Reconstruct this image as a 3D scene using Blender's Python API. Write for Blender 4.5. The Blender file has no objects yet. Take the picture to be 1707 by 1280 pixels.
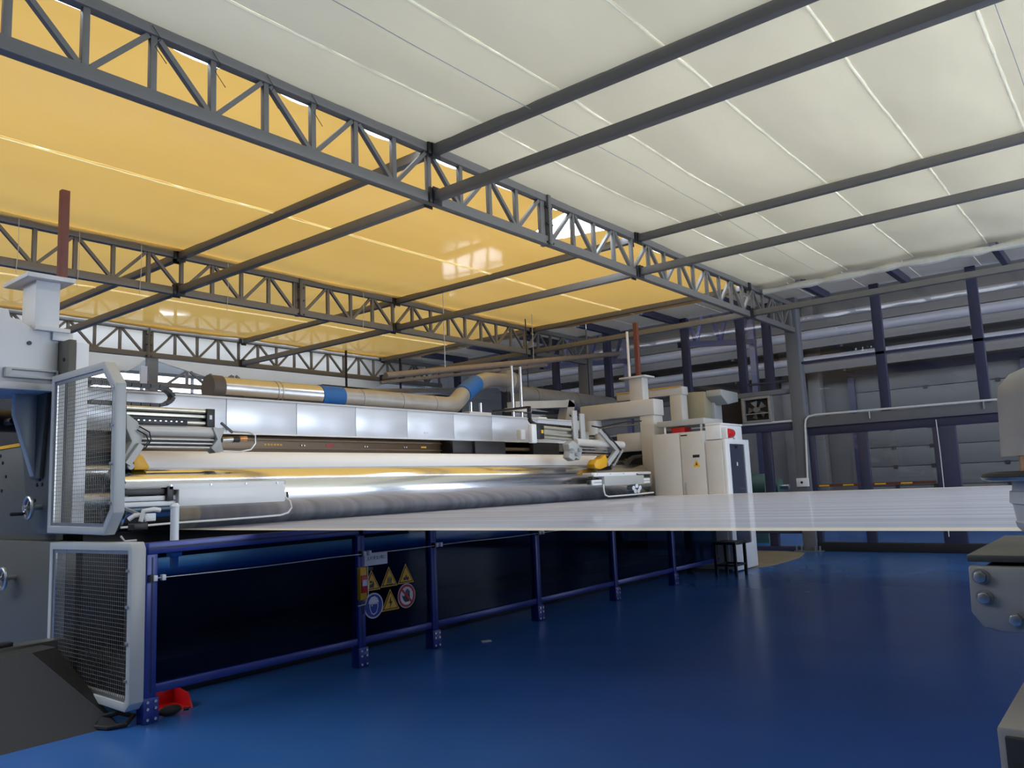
import bpy, bmesh, math, random
from mathutils import Vector, Matrix, noise
random.seed(7)
S = bpy.context.scene
COL = S.collection
PI = math.pi
R = math.radians

# ------------------------------------------------------------------ camera, sky, light, exposure
cd = bpy.data.cameras.new('camera'); cam = bpy.data.objects.new('camera', cd); COL.objects.link(cam)
cd.sensor_width = 36.0; cd.lens = 36.0 * 1314.556 / 1707.0; cd.clip_end = 200
pi_, ro_, ya_ = 0.130222212, -0.0423950702, 0.675142528
fw = Vector((math.cos(pi_)*math.cos(ya_), math.cos(pi_)*math.sin(ya_), math.sin(pi_)))
rt = Vector((math.sin(ya_), -math.cos(ya_), 0)); up = rt.cross(fw)
r2 = rt*math.cos(ro_) + up*math.sin(ro_); u2 = up*math.cos(ro_) - rt*math.sin(ro_)
mw = Matrix((r2, u2, -fw)).transposed().to_4x4(); mw.translation = Vector((0, 0, 1.5))
cam.matrix_world = mw
S.camera = cam
S.view_settings.view_transform = 'Standard'; S.view_settings.look = 'None'
S.view_settings.gamma = 1; S.view_settings.use_curve_mapping = False
S.view_settings.exposure = 0.62
w = bpy.data.worlds.new('sky'); S.world = w; w.use_nodes = True
bg = w.node_tree.nodes['Background']
bg.inputs[0].default_value = (0.78, 0.88, 1.0, 1); bg.inputs[1].default_value = 5.4
def sky_portal(name, loc, sx, sy, rot):
    """light portal: tells the renderer through which opening the sky comes in (emits nothing itself)"""
    l = bpy.data.lights.new(name, 'AREA'); l.shape = 'RECTANGLE'; l.size = sx; l.size_y = sy; l.cycles.is_portal = True
    o = bpy.data.objects.new(name, l); COL.objects.link(o); o.location = loc; o.rotation_euler = rot
sky_portal('window_sky', (8.6, -6.25, 3.12), 9.2, 3.45, (R(90), 0, 0))
sky_portal('roof_sky', (6, 5.5, 5.6), 21, 25, (0, 0, 0))
sky_portal('hall_sky', (19.5, 5, 6.9), 6.2, 26, (0, 0, 0))
cy = S.cycles
cy.use_denoising = True
cy.max_bounces = 10; cy.diffuse_bounces = 5; cy.glossy_bounces = 5; cy.transmission_bounces = 6; cy.transparent_max_bounces = 16
cy.caustics_reflective = False; cy.caustics_refractive = False
cy.sample_clamp_indirect = 1.5

# ------------------------------------------------------------------ materials
def lin(c):
    return tuple(((v/255)/12.92 if v/255 <= 0.04045 else ((v/255+0.055)/1.055)**2.4) for v in c) + (1,)
MATS = {}
def M(name, rgb, rough=0.5, metal=0.0, var=0.06, scale=6.0, bump=0.0, stretch=None, coat=0.0, emit=0.0):
    """procedural principled material: base colour broken by noise, roughness wear, fine relief"""
    if name in MATS: return MATS[name]
    m = bpy.data.materials.new(name); m.use_nodes = True; MATS[name] = m
    nt = m.node_tree; b = nt.nodes['Principled BSDF']; L = nt.links.new
    c = lin(rgb)
    tc = nt.nodes.new('ShaderNodeTexCoord'); mp = nt.nodes.new('ShaderNodeMapping'); L(tc.outputs['Object'], mp.inputs[0])
    if stretch: mp.inputs['Scale'].default_value = stretch
    n = nt.nodes.new('ShaderNodeTexNoise'); n.inputs['Scale'].default_value = scale; n.inputs['Detail'].default_value = 5
    L(mp.outputs[0], n.inputs['Vector'])
    mx = nt.nodes.new('ShaderNodeMix'); mx.data_type = 'RGBA'
    mx.inputs[6].default_value = tuple(v*(1-var*2) for v in c[:3]) + (1,)
    mx.inputs[7].default_value = tuple(min(1, v*(1+var*2)) for v in c[:3]) + (1,)
    L(n.outputs['Fac'], mx.inputs[0]); L(mx.outputs[2], b.inputs['Base Color'])
    rm = nt.nodes.new('ShaderNodeMapRange'); rm.inputs[3].default_value = max(0.02, rough*0.8); rm.inputs[4].default_value = min(1, rough*1.2)
    L(n.outputs['Fac'], rm.inputs[0]); L(rm.outputs[0], b.inputs['Roughness'])
    b.inputs['Metallic'].default_value = metal
    b.inputs['Coat Weight'].default_value = coat
    if bump:
        n2 = nt.nodes.new('ShaderNodeTexNoise'); n2.inputs['Scale'].default_value = scale*6; L(mp.outputs[0], n2.inputs['Vector'])
        bp = nt.nodes.new('ShaderNodeBump'); bp.inputs['Strength'].default_value = bump; bp.inputs['Distance'].default_value = 0.01
        L(n2.outputs['Fac'], bp.inputs['Height']); L(bp.outputs[0], b.inputs['Normal'])
    if emit:
        b.inputs['Emission Color'].default_value = c; b.inputs['Emission Strength'].default_value = emit
    return m

def schlick(nt, ior):
    """angle-dependent gloss that is the same from both sides of a sheet"""
    lw = nt.nodes.new('ShaderNodeLayerWeight'); lw.inputs['Blend'].default_value = 0.5
    f0 = ((ior-1)/(ior+1))**2
    pw = nt.nodes.new('ShaderNodeMath'); pw.operation = 'POWER'; pw.inputs[1].default_value = 5.0
    ma = nt.nodes.new('ShaderNodeMath'); ma.operation = 'MULTIPLY_ADD'; ma.inputs[1].default_value = 1-f0; ma.inputs[2].default_value = f0
    nt.links.new(lw.outputs['Facing'], pw.inputs[0]); nt.links.new(pw.outputs[0], ma.inputs[0]); return ma

def fabric(name, rgb, trans, rough, gloss):
    m = bpy.data.materials.new(name); m.use_nodes = True; nt = m.node_tree; nt.nodes.clear(); L = nt.links.new
    out = nt.nodes.new('ShaderNodeOutputMaterial')
    tc = nt.nodes.new('ShaderNodeTexCoord'); n = nt.nodes.new('ShaderNodeTexNoise'); n.inputs['Scale'].default_value = 0.5; n.inputs['Detail'].default_value = 6
    mp = nt.nodes.new('ShaderNodeMapping'); mp.inputs['Scale'].default_value = (1, 2.2, 1)
    L(tc.outputs['Object'], mp.inputs[0]); L(mp.outputs[0], n.inputs['Vector'])
    c = lin(rgb); mx = nt.nodes.new('ShaderNodeMix'); mx.data_type = 'RGBA'
    mx.inputs[6].default_value = tuple(v*0.90 for v in c[:3]) + (1,); mx.inputs[7].default_value = tuple(min(1, v*1.07) for v in c[:3]) + (1,)
    L(n.outputs['Fac'], mx.inputs[0])
    n2 = nt.nodes.new('ShaderNodeTexNoise'); n2.inputs['Scale'].default_value = 1.3; n2.inputs['Detail'].default_value = 4; L(mp.outputs[0], n2.inputs['Vector'])
    bp = nt.nodes.new('ShaderNodeBump'); bp.inputs['Strength'].default_value = 0.3; bp.inputs['Distance'].default_value = 0.05; L(n2.outputs['Fac'], bp.inputs['Height'])
    d = nt.nodes.new('ShaderNodeBsdfDiffuse'); t = nt.nodes.new('ShaderNodeBsdfTranslucent'); g = nt.nodes.new('ShaderNodeBsdfGlossy')
    g.inputs['Roughness'].default_value = rough
    L(mx.outputs[2], d.inputs[0]); L(mx.outputs[2], t.inputs[0]); L(bp.outputs[0], d.inputs['Normal'])
    a = nt.nodes.new('ShaderNodeMixShader'); a.inputs[0].default_value = trans; L(d.outputs[0], a.inputs[1]); L(t.outputs[0], a.inputs[2])
    f = schlick(nt, gloss)
    e = nt.nodes.new('ShaderNodeMixShader'); L(f.outputs[0], e.inputs[0]); L(a.outputs[0], e.inputs[1]); L(g.outputs[0], e.inputs[2])
    L(e.outputs[0], out.inputs[0])
    return m

def glassy(name, tint, ior=1.5, haze=0.0, haze_rgb=(220, 220, 235), rough=0.02, streak=None):
    """sheet glass / film: transparent + fresnel gloss + a milky part"""
    m = bpy.data.materials.new(name); m.use_nodes = True; nt = m.node_tree; nt.nodes.clear(); L = nt.links.new
    out = nt.nodes.new('ShaderNodeOutputMaterial')
    tr = nt.nodes.new('ShaderNodeBsdfTransparent'); tr.inputs[0].default_value = tint + (1,)
    g = nt.nodes.new('ShaderNodeBsdfGlossy'); g.inputs['Roughness'].default_value = rough
    f = schlick(nt, ior)
    base = tr
    if haze:
        d = nt.nodes.new('ShaderNodeBsdfDiffuse'); d.inputs[0].default_value = lin(haze_rgb)
        t = nt.nodes.new('ShaderNodeBsdfTranslucent'); t.inputs[0].default_value = lin(haze_rgb)
        dm = nt.nodes.new('ShaderNodeMixShader'); dm.inputs[0].default_value = 0.05; L(d.outputs[0], dm.inputs[1]); L(t.outputs[0], dm.inputs[2])
        h = nt.nodes.new('ShaderNodeMixShader'); h.inputs[0].default_value = haze
        if streak:
            tc = nt.nodes.new('ShaderNodeTexCoord'); mp = nt.nodes.new('ShaderNodeMapping'); mp.inputs['Scale'].default_value = streak
            n = nt.nodes.new('ShaderNodeTexNoise'); n.inputs['Scale'].default_value = 1; n.inputs['Detail'].default_value = 4
            L(tc.outputs['Object'], mp.inputs[0]); L(mp.outputs[0], n.inputs['Vector'])
            r = nt.nodes.new('ShaderNodeMapRange'); r.inputs[1].default_value = 0.3; r.inputs[2].default_value = 0.7
            r.inputs[3].default_value = haze*0.75; r.inputs[4].default_value = min(0.95, haze*1.4)
            L(n.outputs['Fac'], r.inputs[0]); L(r.outputs[0], h.inputs[0])
    e = nt.nodes.new('ShaderNodeMixShader'); L(f.outputs[0], e.inputs[0]); L(base.outputs[0], e.inputs[1]); L(g.outputs[0], e.inputs[2])
    if haze:
        L(e.outputs[0], h.inputs[1]); L(dm.outputs[0], h.inputs[2]); e = h
    L(e.outputs[0], out.inputs[0])
    return m

def floor_mat():
    m = M('blue_epoxy', (52, 102, 172), 0.22, 0, 0.10, 0.9)
    nt = m.node_tree; b = nt.nodes['Principled BSDF']; L = nt.links.new
    tc = nt.nodes.new('ShaderNodeTexCoord'); n = nt.nodes.new('ShaderNodeTexNoise'); n.inputs['Scale'].default_value = 0.8; n.inputs['Detail'].default_value = 2
    L(tc.outputs['Object'], n.inputs['Vector'])
    r = nt.nodes.new('ShaderNodeMapRange'); r.inputs[3].default_value = 0.23; r.inputs[4].default_value = 0.28
    L(n.outputs['Fac'], r.inputs[0]); L(r.outputs[0], b.inputs['Roughness'])
    b.inputs['Specular IOR Level'].default_value = 0.5
    return m

steel = M('dark_grey_painted_steel', (122, 120, 118), 0.5, 0, 0.05, 9)
navy = M('navy_frame_paint', (52, 54, 80), 0.4, 0, 0.05, 9)
gframe = M('grey_green_frame_paint', (110, 112, 118), 0.45, 0, 0.05, 8)
grey = M('machine_grey_enamel', (84, 83, 77), 0.42, 0, 0.04, 3, 0.05)
light = M('light_grey_enamel', (206, 208, 212), 0.4, 0, 0.03, 3)
guardm = M('guard_grey_enamel', (176, 178, 178), 0.38, 0, 0.03, 5)
beige = M('beige_enamel', (204, 202, 200), 0.4, 0, 0.03, 4)
white = M('white_enamel', (232, 234, 238), 0.35, 0, 0.02, 4)
panelm = M('brushed_white_sheet', (226, 230, 240), 0.3, 0.25, 0.05, 1.5, 0, (1, 1, 6))
alu = M('extruded_aluminium', (205, 203, 190), 0.32, 0.75, 0.04, 4, 0, (1, 8, 8))
chrome = M('polished_chrome', (242, 245, 250), 0.16, 1.0, 0.02, 2, 0, (0.3, 4, 4))
wirem = M('galvanised_wire', (128, 126, 122), 0.45, 0.5, 0.05, 20)
zinc = M('zinc_bolt', (190, 192, 196), 0.3, 0.9, 0.05, 20)
duct_m = M('galvanised_duct', (205, 205, 208), 0.24, 0.9, 0.05, 5, 0, (1, 3, 3))
duct_d = M('weathered_galvanised_duct', (168, 166, 164), 0.4, 0.45, 0.12, 6)
black = M('black_plastic', (22, 22, 25), 0.45, 0, 0.1, 8)
rubber = M('black_rubber', (32, 32, 33), 0.75, 0, 0.1, 12, 0.1)
ramp_m = M('charcoal_rubber_mat', (60, 60, 64), 0.8, 0, 0.08, 14, 0.25)
yellow = M('yellow_enamel', (226, 168, 22), 0.4, 0, 0.05, 8)
sign_y = M('sign_yellow', (236, 182, 40), 0.45, 0, 0.03, 8)
sign_k = M('sign_black', (24, 22, 20), 0.5, 0, 0.03, 8)
sign_w = M('sign_white', (225, 225, 232), 0.45, 0, 0.03, 8)
sign_b = M('sign_blue', (20, 62, 150), 0.45, 0, 0.03, 8)
sign_r = M('sign_red', (190, 40, 50), 0.45, 0, 0.03, 8)
redm = M('red_enamel', (205, 26, 30), 0.35, 0, 0.06, 8)
blue_f = M('blue_fence_profile', (34, 54, 134), 0.35, 0.1, 0.05, 8)
blue_d = M('blue_fence_slot', (18, 26, 70), 0.5, 0, 0.05, 8)
blue_s = M('blue_flexible_sleeve', (22, 96, 170), 0.55, 0, 0.08, 10, 0.1)
rust = M('red_oxide_post', (112, 62, 52), 0.6, 0, 0.12, 10)
brown = M('bronze_brown_casing', (104, 84, 62), 0.35, 0.3, 0.08, 4, 0, (0.4, 4, 4))
dark = M('dark_machine_paint', (36, 36, 40), 0.5, 0, 0.1, 5)
wallw = M('white_insulation_sheet', (214, 210, 204), 0.6, 0, 0.05, 1.2, 0.1)
wallg = M('grey_wall_plaster', (92, 94, 98), 0.8, 0, 0.06, 1.0)
concrete = M('bare_concrete', (150, 138, 116), 0.85, 0, 0.2, 3, 0.1)
hall_w = M('hall_wall_sheet', (102, 100, 98), 0.6, 0, 0.06, 1.5, 0, (1, 0.4, 3))
door_m = M('sectional_door_panel', (102, 102, 100), 0.55, 0, 0.04, 2)
pipe_w = M('white_conduit', (224, 224, 224), 0.35, 0, 0.03, 6)
pipe_b = M('tan_lagged_pipe', (140, 126, 114), 0.6, 0.1, 0.15, 8)
copper = M('copper_fitting', (196, 140, 92), 0.3, 0.8, 0.05, 10)
fgrey = M('brushed_grey_plate', (158, 154, 152), 0.42, 0.2, 0.06, 5, 0, (1, 1, 5))
fdark = M('dark_top_plate', (82, 80, 76), 0.4, 0.3, 0.06, 5)
green = M('green_motor_paint', (70, 104, 92), 0.5, 0, 0.06, 6)
whitef = fabric('white_insulation_fabric', (238, 225, 194), 0.057, 0.35, 1.28)
yellowf = fabric('yellow_coated_fabric', (250, 196, 104), 0.105, 0.08, 1.4)
eavem = fabric('eave_white_panel', (218, 212, 202), 0.19, 0.4, 1.2)
hemm = M('bundled_white_hem', (248, 242, 226), 0.5, 0, 0.06, 14, 0.4)
seamm = fabric('stitched_white_seam', (246, 240, 216), 0.085, 0.5, 1.2)
seamy = fabric('stitched_yellow_seam', (254, 226, 150), 0.16, 0.5, 1.2)
glass_t = glassy('tinted_wall_glass', (0.80, 0.79, 0.80), 1.4)
glass_b = glassy('blue_smoked_sheet', (0.36, 0.52, 0.74), 1.14, 0.10, (3, 9, 34), 0.03)
glass_c = glassy('cabinet_window', (0.35, 0.38, 0.46), 1.5, 0.25, (120, 126, 150))
film_m = glassy('clear_stretched_film', (0.36, 0.36, 0.40), 1.5, 0.54, (224, 230, 255), 0.05, (7.0, 0.04, 1))
film_e = glassy('thick_film_edge', (0.5, 0.5, 0.5), 1.5, 0.88, (246, 240, 232), 0.08, (12, 0.2, 1))
lit = M('glowing_pane', (235, 242, 255), 0.5, 0, 0.02, 2, emit=3.2)  # panes emit light themselves, in place of daylight behind them

# ------------------------------------------------------------------ mesh building
ORG = {}
class MB:
    def __init__(s): s.v = []; s.f = []
    def add(s, vs, fs):
        o = len(s.v); s.v += [tuple(v) for v in vs]; s.f += [tuple(i+o for i in f) for f in fs]; return s
    def box(s, x0, x1, y0, y1, z0, z1):
        return s.add([(x0,y0,z0),(x1,y0,z0),(x1,y1,z0),(x0,y1,z0),(x0,y0,z1),(x1,y0,z1),(x1,y1,z1),(x0,y1,z1)],
                     [(0,3,2,1),(4,5,6,7),(0,1,5,4),(1,2,6,5),(2,3,7,6),(3,0,4,7)])
    def bar(s, a, b, w, h, upv=(0,0,1)):
        a, b = Vector(a), Vector(b); d = (b-a).normalized(); u = Vector(upv)
        sx = d.cross(u)
        if sx.length < 1e-4: sx = d.cross(Vector((0,1,0)))
        sx.normalize(); uu = sx.cross(d).normalized(); vs = []
        for p in (a, b):
            for i, j in ((-1,-1),(1,-1),(1,1),(-1,1)): vs.append(p + sx*(w/2*i) + uu*(h/2*j))
        return s.add(vs, [(0,1,2,3),(7,6,5,4),(0,4,5,1),(1,5,6,2),(2,6,7,3),(3,7,4,0)])
    def cyl(s, a, b, r, n=16, rb=None, cap=True):
        a, b = Vector(a), Vector(b); rb = r if rb is None else rb; d = (b-a).normalized()
        x = d.orthogonal().normalized(); y = d.cross(x); vs = []
        for p, q in ((a, r), (b, rb)):
            for k in range(n):
                t = 2*PI*k/n; vs.append(p + (x*math.cos(t) + y*math.sin(t))*q)
        fs = [(k, (k+1)%n, n+(k+1)%n, n+k) for k in range(n)]
        if cap: fs += [tuple(range(n-1,-1,-1)), tuple(range(n, 2*n))]
        return s.add(vs, fs)
    def tube(s, pts, r, n=8):
        P = [Vector(p) for p in pts]; x = None; vs = []
        for i, p in enumerate(P):
            d = (P[min(i+1, len(P)-1)] - P[max(i-1, 0)]).normalized()
            if x is None: x = d.orthogonal().normalized()
            x = (x - d*x.dot(d)).normalized(); y = d.cross(x)
            rr = r[i] if isinstance(r, (list, tuple)) else r
            for k in range(n):
                t = 2*PI*k/n; vs.append(p + (x*math.cos(t) + y*math.sin(t))*rr)
        fs = []
        for i in range(len(P)-1):
            for k in range(n): fs.append((i*n+k, i*n+(k+1)%n, (i+1)*n+(k+1)%n, (i+1)*n+k))
        fs += [tuple(range(n-1,-1,-1)), tuple(range((len(P)-1)*n, len(P)*n))]
        return s.add(vs, fs)
    def prism(s, poly, axis, a, b):
        """poly in the two other axes (in order x<y<z), extruded along axis from a to b"""
        def P(u, v, t): return {0:(t,u,v), 1:(u,t,v), 2:(u,v,t)}[axis]
        n = len(poly)
        return s.add([P(u,v,a) for u,v in poly] + [P(u,v,b) for u,v in poly],
                     [tuple(range(n-1,-1,-1)), tuple(range(n,2*n))] + [(k,(k+1)%n,n+(k+1)%n,n+k) for k in range(n)])
    def ring(s, outer, inner, axis, a, b):
        def P(u, v, t): return {0:(t,u,v), 1:(u,t,v), 2:(u,v,t)}[axis]
        n = len(outer)
        vs = [P(u,v,a) for u,v in outer]+[P(u,v,a) for u,v in inner]+[P(u,v,b) for u,v in outer]+[P(u,v,b) for u,v in inner]
        fs = []
        for k in range(n):
            j = (k+1)%n
            fs += [(k,j,n+j,n+k), (2*n+k,3*n+k,3*n+j,2*n+j), (k,2*n+k,2*n+j,j), (n+k,n+j,3*n+j,3*n+k)]
        return s.add(vs, fs)
    def lathe(s, prof, c, n=32):
        vs = []; fs = []; m = len(prof)
        for r, z in prof:
            for k in range(n):
                t = 2*PI*k/n; vs.append((c[0]+r*math.cos(t), c[1]+r*math.sin(t), z))
        for i in range(m-1):
            for k in range(n): fs.append((i*n+k, i*n+(k+1)%n, (i+1)*n+(k+1)%n, (i+1)*n+k))
        fs += [tuple(range(n-1,-1,-1)), tuple(range((m-1)*n, m*n))]
        return s.add(vs, fs)
    def sphere(s, c, r, n=10, sc=(1,1,1)):
        prof = [(max(1e-4, r*math.sin(PI*i/n)), -r*math.cos(PI*i/n)) for i in range(n+1)]
        t = MB().lathe(prof, (0,0), n*2)
        return s.add([(c[0]+x*sc[0], c[1]+y*sc[1], c[2]+z*sc[2]) for x,y,z in t.v], t.f)
    def mesh(s, name, mat, org=(0,0,0), bevel=0.0, smooth=True, recalc=True):
        me = bpy.data.meshes.new(name); o = Vector(org)
        me.from_pydata([Vector(v)-o for v in s.v], [], s.f)
        bm = bmesh.new(); bm.from_mesh(me)
        if recalc: bmesh.ops.recalc_face_normals(bm, faces=bm.faces)
        if bevel:
            es = [e for e in bm.edges if len(e.link_faces) == 2 and e.calc_face_angle(0) > 0.6]
            bmesh.ops.bevel(bm, geom=es, offset=bevel, segments=2, affect='EDGES', profile=0.5)
        bm.to_mesh(me); bm.free()
        if smooth:
            me.polygons.foreach_set('use_smooth', [True]*len(me.polygons)); me.set_sharp_from_angle(angle=R(35))
        me.materials.append(mat); return me
    def build(s, name, mat, parent=None, bevel=0.0, smooth=True, kind=None, recalc=True, label=None):
        if parent is not None: org = ORG[parent]
        else:
            xs, ys, zs = zip(*s.v); org = Vector(((min(xs)+max(xs))/2, (min(ys)+max(ys))/2, min(zs)))
        ob = bpy.data.objects.new(name, s.mesh(name, mat, org, bevel, smooth, recalc)); COL.objects.link(ob)
        ORG[ob] = Vector(org)
        if parent is not None: ob.parent = parent
        else: ob.location = org
        if kind: ob['kind'] = kind
        if label: ob['label'] = label
        return ob
def place(name, me, loc, parent, rot=None, kind=None):
    """one more part that shares mesh data; loc in world coordinates"""
    ob = bpy.data.objects.new(name, me); COL.objects.link(ob); ob.parent = parent; ob.location = Vector(loc) - ORG[parent]
    if rot: ob.rotation_euler = rot
    if kind: ob['kind'] = kind
    return ob
def thing(name, label, cat, loc, group=None):
    o = bpy.data.objects.new(name, None); COL.objects.link(o); o.location = loc; o.empty_display_size = 0.1
    o['label'] = label; o['category'] = cat; ORG[o] = Vector(loc)
    if group: o['group'] = group
    return o
def tag(o, label, cat, group=None):
    o['label'] = label; o['category'] = cat
    if group: o['group'] = group
    return o
def struct(name, loc=(0,0,0)):
    o = bpy.data.objects.new(name, None); COL.objects.link(o); o.location = loc; o['kind'] = 'structure'; ORG[o] = Vector(loc); return o
def circ(cx, cz, r, n=28, sx=1.0): return [(cx+r*sx*math.cos(2*PI*k/n), cz+r*math.sin(2*PI*k/n)) for k in range(n)]
def nz(x, y, z=0.0): return noise.noise(Vector((x, y, z)))
def box_mesh(name, mat, dx, dy, dz, bevel=0.0):
    return MB().box(-dx/2, dx/2, -dy/2, dy/2, -dz/2, dz/2).mesh(name, mat, (0,0,0), bevel)
def bolt_mesh(name, mat, r, h, axis):
    d = [0,0,0]; d[axis] = h/2
    m = MB().cyl([-q for q in d], d, r, 6); e = [0,0,0]; e[axis] = h*0.15
    return m.mesh(name, mat)

# ================================================================== THE SETTING
fl = MB().box(-5, 30, -7, 18, -0.2, 0).build('floor', floor_mat(), kind='structure', smooth=False)
g = MB().box(12.9, 16.0, 5.45, 7.4, 0.0005, 0.003)
p = MB().prism([(12.6,5.42),(13.4,5.2),(14.7,5.22),(15.7,5.45),(15.95,5.9),(15.95,7.3),(12.6,7.3)], 2, 0.0, 0.004).build('bare_patch', concrete, fl)

# white ceiling: strips of quilted insulation fabric stitched along the hall
PX = (5.58, 9.72, 13.8)               # the three purlin lines
TY = (5.41, 10.45, 15.42)             # the three trusses
def zwhite(x, y):
    t = 0.0
    d = min(abs(x-q) for q in PX + (1.45, -2.7)); sag = 0.055*min(1, d/1.6)
    return 5.035 - sag*0.5 + 0.018*nz(x*0.9, y*1.6, 3) + 0.008*nz(x*3, y*5, 9)
def grid(f, x0, x1, y0, y1, nx, ny):
    m = MB(); vs = [(x0+(x1-x0)*i/nx, y0+(y1-y0)*j/ny) for j in range(ny+1) for i in range(nx+1)]
    m.add([(x, y, f(x, y)) for x, y in vs], [(j*(nx+1)+i, j*(nx+1)+i+1, (j+1)*(nx+1)+i+1, (j+1)*(nx+1)+i) for j in range(ny) for i in range(nx)])
    return m
ceil_w = struct('ceiling', (5, 0, 5.0))
SW = [-6.0, -4.5, -3.4, -2.35, -1.35, -0.35, 0.66, 1.65, 2.72, 3.78, 4.71, 5.43]
for k in range(len(SW)-1):
    y0, y1 = SW[k], SW[k+1]
    def f(x, y, y0=y0, y1=y1):
        u = (y-y0)/(y1-y0); return zwhite(x, y) - 0.035*math.sin(PI*u)
    grid(f, -4, 14.25, y0+(0.008 if k else 0), y1-(0.008 if k < len(SW)-2 else 0), 92, 6).build('fabric_strip', whitef, ceil_w, recalc=False)
def seam_strip(f, y, x0, x1, w0):
    m = MB(); vs = []; fs = []; x = x0; k = 0
    while x < x1:
        wv = w0*(1.15 + 0.55*nz(x*5, y*9)); dzz = -0.004 - 0.012*abs(nz(x*8, y*7, 2)); yo = 0.006*nz(x*3, y)
        for u, q in ((-1, 0), (-0.4, 1), (0.4, 1), (1, 0)): vs.append((x, y+yo+u*wv, f(x, y)-0.003+dzz*q))
        if k: o = 4*k; fs += [(o-4+i, o+i, o+i+1, o-3+i) for i in range(3)]
        x += 0.06; k += 1
    return m.add(vs, fs)
for y in SW[1:-1]:
    seam_strip(zwhite, y, -4, 14.25, 0.0125).build('seam', seamm, ceil_w, recalc=False)
for y in (4.08, 0.55):
    MB().tube([(x*0.5, y + 0.03*math.sin(x*0.3), zwhite(x*0.5, y) - 0.075 - 0.01*math.sin(x*0.7)) for x in range(0, 28)], 0.004, 5).build('hanging_wire', guardm, ceil_w)
# rolled hem at the far end of the white fabric
m = MB(); pts = []; rr = []
for k in range(90):
    y = 5.3 - k*0.09; b = abs(math.sin(y*4.4 + 2*nz(y, 3)))
    pts.append((14.27 + 0.03*nz(y*2, 1), y, 4.93 + 0.03*nz(y*1.5, 5))); rr.append(0.035 + 0.035*b**0.6)
m.tube(pts, rr, 10).build('rolled_hem', hemm, ceil_w)

# yellow ceiling: coated fabric between the trusses
ceil_y = struct('ceiling.001', (8, 10, 5.0))
def zyel(x, y):
    d = min(abs(x-q) for q in PX + (1.45,)); sag = 0.03*math.sin(PI*min(d, 2.07)/4.14)
    dt = min(abs(y-q) for q in TY); sg = 0.035*(1-math.cos(PI*min(1, dt/0.9)))/2
    wr = 0.007*nz(x*0.5+y*0.2, y*0.9, 1) + 0.0012*nz(x*1.2, y*2.6, 4)
    near = max(0, 1-dt/1.2); wr += near*0.02*math.sin(x*13+3*nz(x, y)) * nz(x*0.8, y*0.4, 8)
    return 5.03 - sag*0.6 - sg + wr
def edge_y(x):                        # scalloped front edge tied to the near truss: gaps show between the ties
    ph = ((x-1.71) % 0.955)/0.955
    g = 0.10*max(0, math.sin(PI*ph))*(0.6+0.7*abs(nz(x*0.9, 4)))
    if 8.25 < x < 9.15: g += 0.55*math.sin(PI*(x-8.25)/0.9)**0.5
    return 5.50 + g*1.6
def yel_sheet(y0, y1, nx=150, ny=36, x1=14.35):
    m = MB(); vs = []
    for j in range(ny+1):
        for i in range(nx+1):
            x = -1 + (x1+1)*i/nx; a = edge_y(x) if y0 is None else y0
            y = a + (y1-a)*(j/ny); vs.append((x, y, zyel(x, y)))
    m.add(vs, [(j*(nx+1)+i, j*(nx+1)+i+1, (j+1)*(nx+1)+i+1, (j+1)*(nx+1)+i) for j in range(ny) for i in range(nx)])
    return m
yel_sheet(None, 8.08).build('fabric_sheet', yellowf, ceil_y, recalc=False)
yel_sheet(8.12, 10.36).build('fabric_sheet', yellowf, ceil_y, recalc=False)
yel_sheet(10.36, 12.98).build('fabric_sheet', yellowf, ceil_y, recalc=False)
yel_sheet(13.02, 15.32).build('fabric_sheet', yellowf, ceil_y, recalc=False)
for y in (8.1, 13.0): seam_strip(zyel, y, -0.9, 14.3, 0.028).build('seam', seamy, ceil_y, recalc=False)
for yt in TY[1:]:
    x = -0.5; pts = []; rr = []
    while x < 13.9:
        pts.append((x, yt-0.12, 5.02 + 0.015*nz(x*1.3, yt) - 0.05*min(1, min(abs(x-q) for q in PX)/1.5)*0.4)); rr.append(0.028 + 0.012*nz(x*4, yt)); x += 0.1
    MB().tube(pts, rr, 8).build('folded_hem', seamy, ceil_y)

# eave ceiling of white sandwich panels beyond the fabric, and the strip over the back of the machine
ceil_e = struct('ceiling.002', (15, 4, 5.1))
yy = -6.0
while yy < 15.9:
    MB().box(13.9, 16.3, yy+0.008, yy+0.992, 5.12, 5.17).build('ceiling_panel', eavem, ceil_e)
    yy += 1.0
for y in (-1.5, 0.05, 1.6, 3.22, 4.7, 6.35, 8.0, 9.6, 11.3, 12.9, 14.5):
    MB().box(14.42, 16.15, y-0.05, y+0.05, 4.97, 5.12).build('eave_joist', navy, ceil_e, 0.004)
MB().box(-4, 16.3, 15.5, 16.3, 5.2, 5.25).build('ceiling_panel', eavem, ceil_e)

# back wall: white insulation sheet over a dark service opening
wb = struct('wall_back', (6, 16.25, 0))
MB().prism([(-4,4.05),(7.6,4.22),(8.05,4.52),(9.3,4.24),(10.6,4.16),(14.0,4.16),(14.6,4.5),(16.3,4.5),(16.3,5.25),(-4,5.25)], 1, 16.2, 16.3).build('insulation_sheet', wallw, wb)
MB().box(-4, 24, 17.4, 17.6, 0, 6.5).build('wall_sheet', wallg, wb)
wn = struct('window_2', (8, 17.35, 4))
for k in range(3):
    MB().box(7.3+1.2*k, 8.4+1.2*k, 17.36, 17.39, 4.0, 4.35).build('pane', lit, wn)
MB().box(7.2, 11, 17.3, 17.38, 3.93, 4.0).box(7.2, 11, 17.3, 17.38, 4.35, 4.42).build('window_frame', dark, wn)

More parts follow.
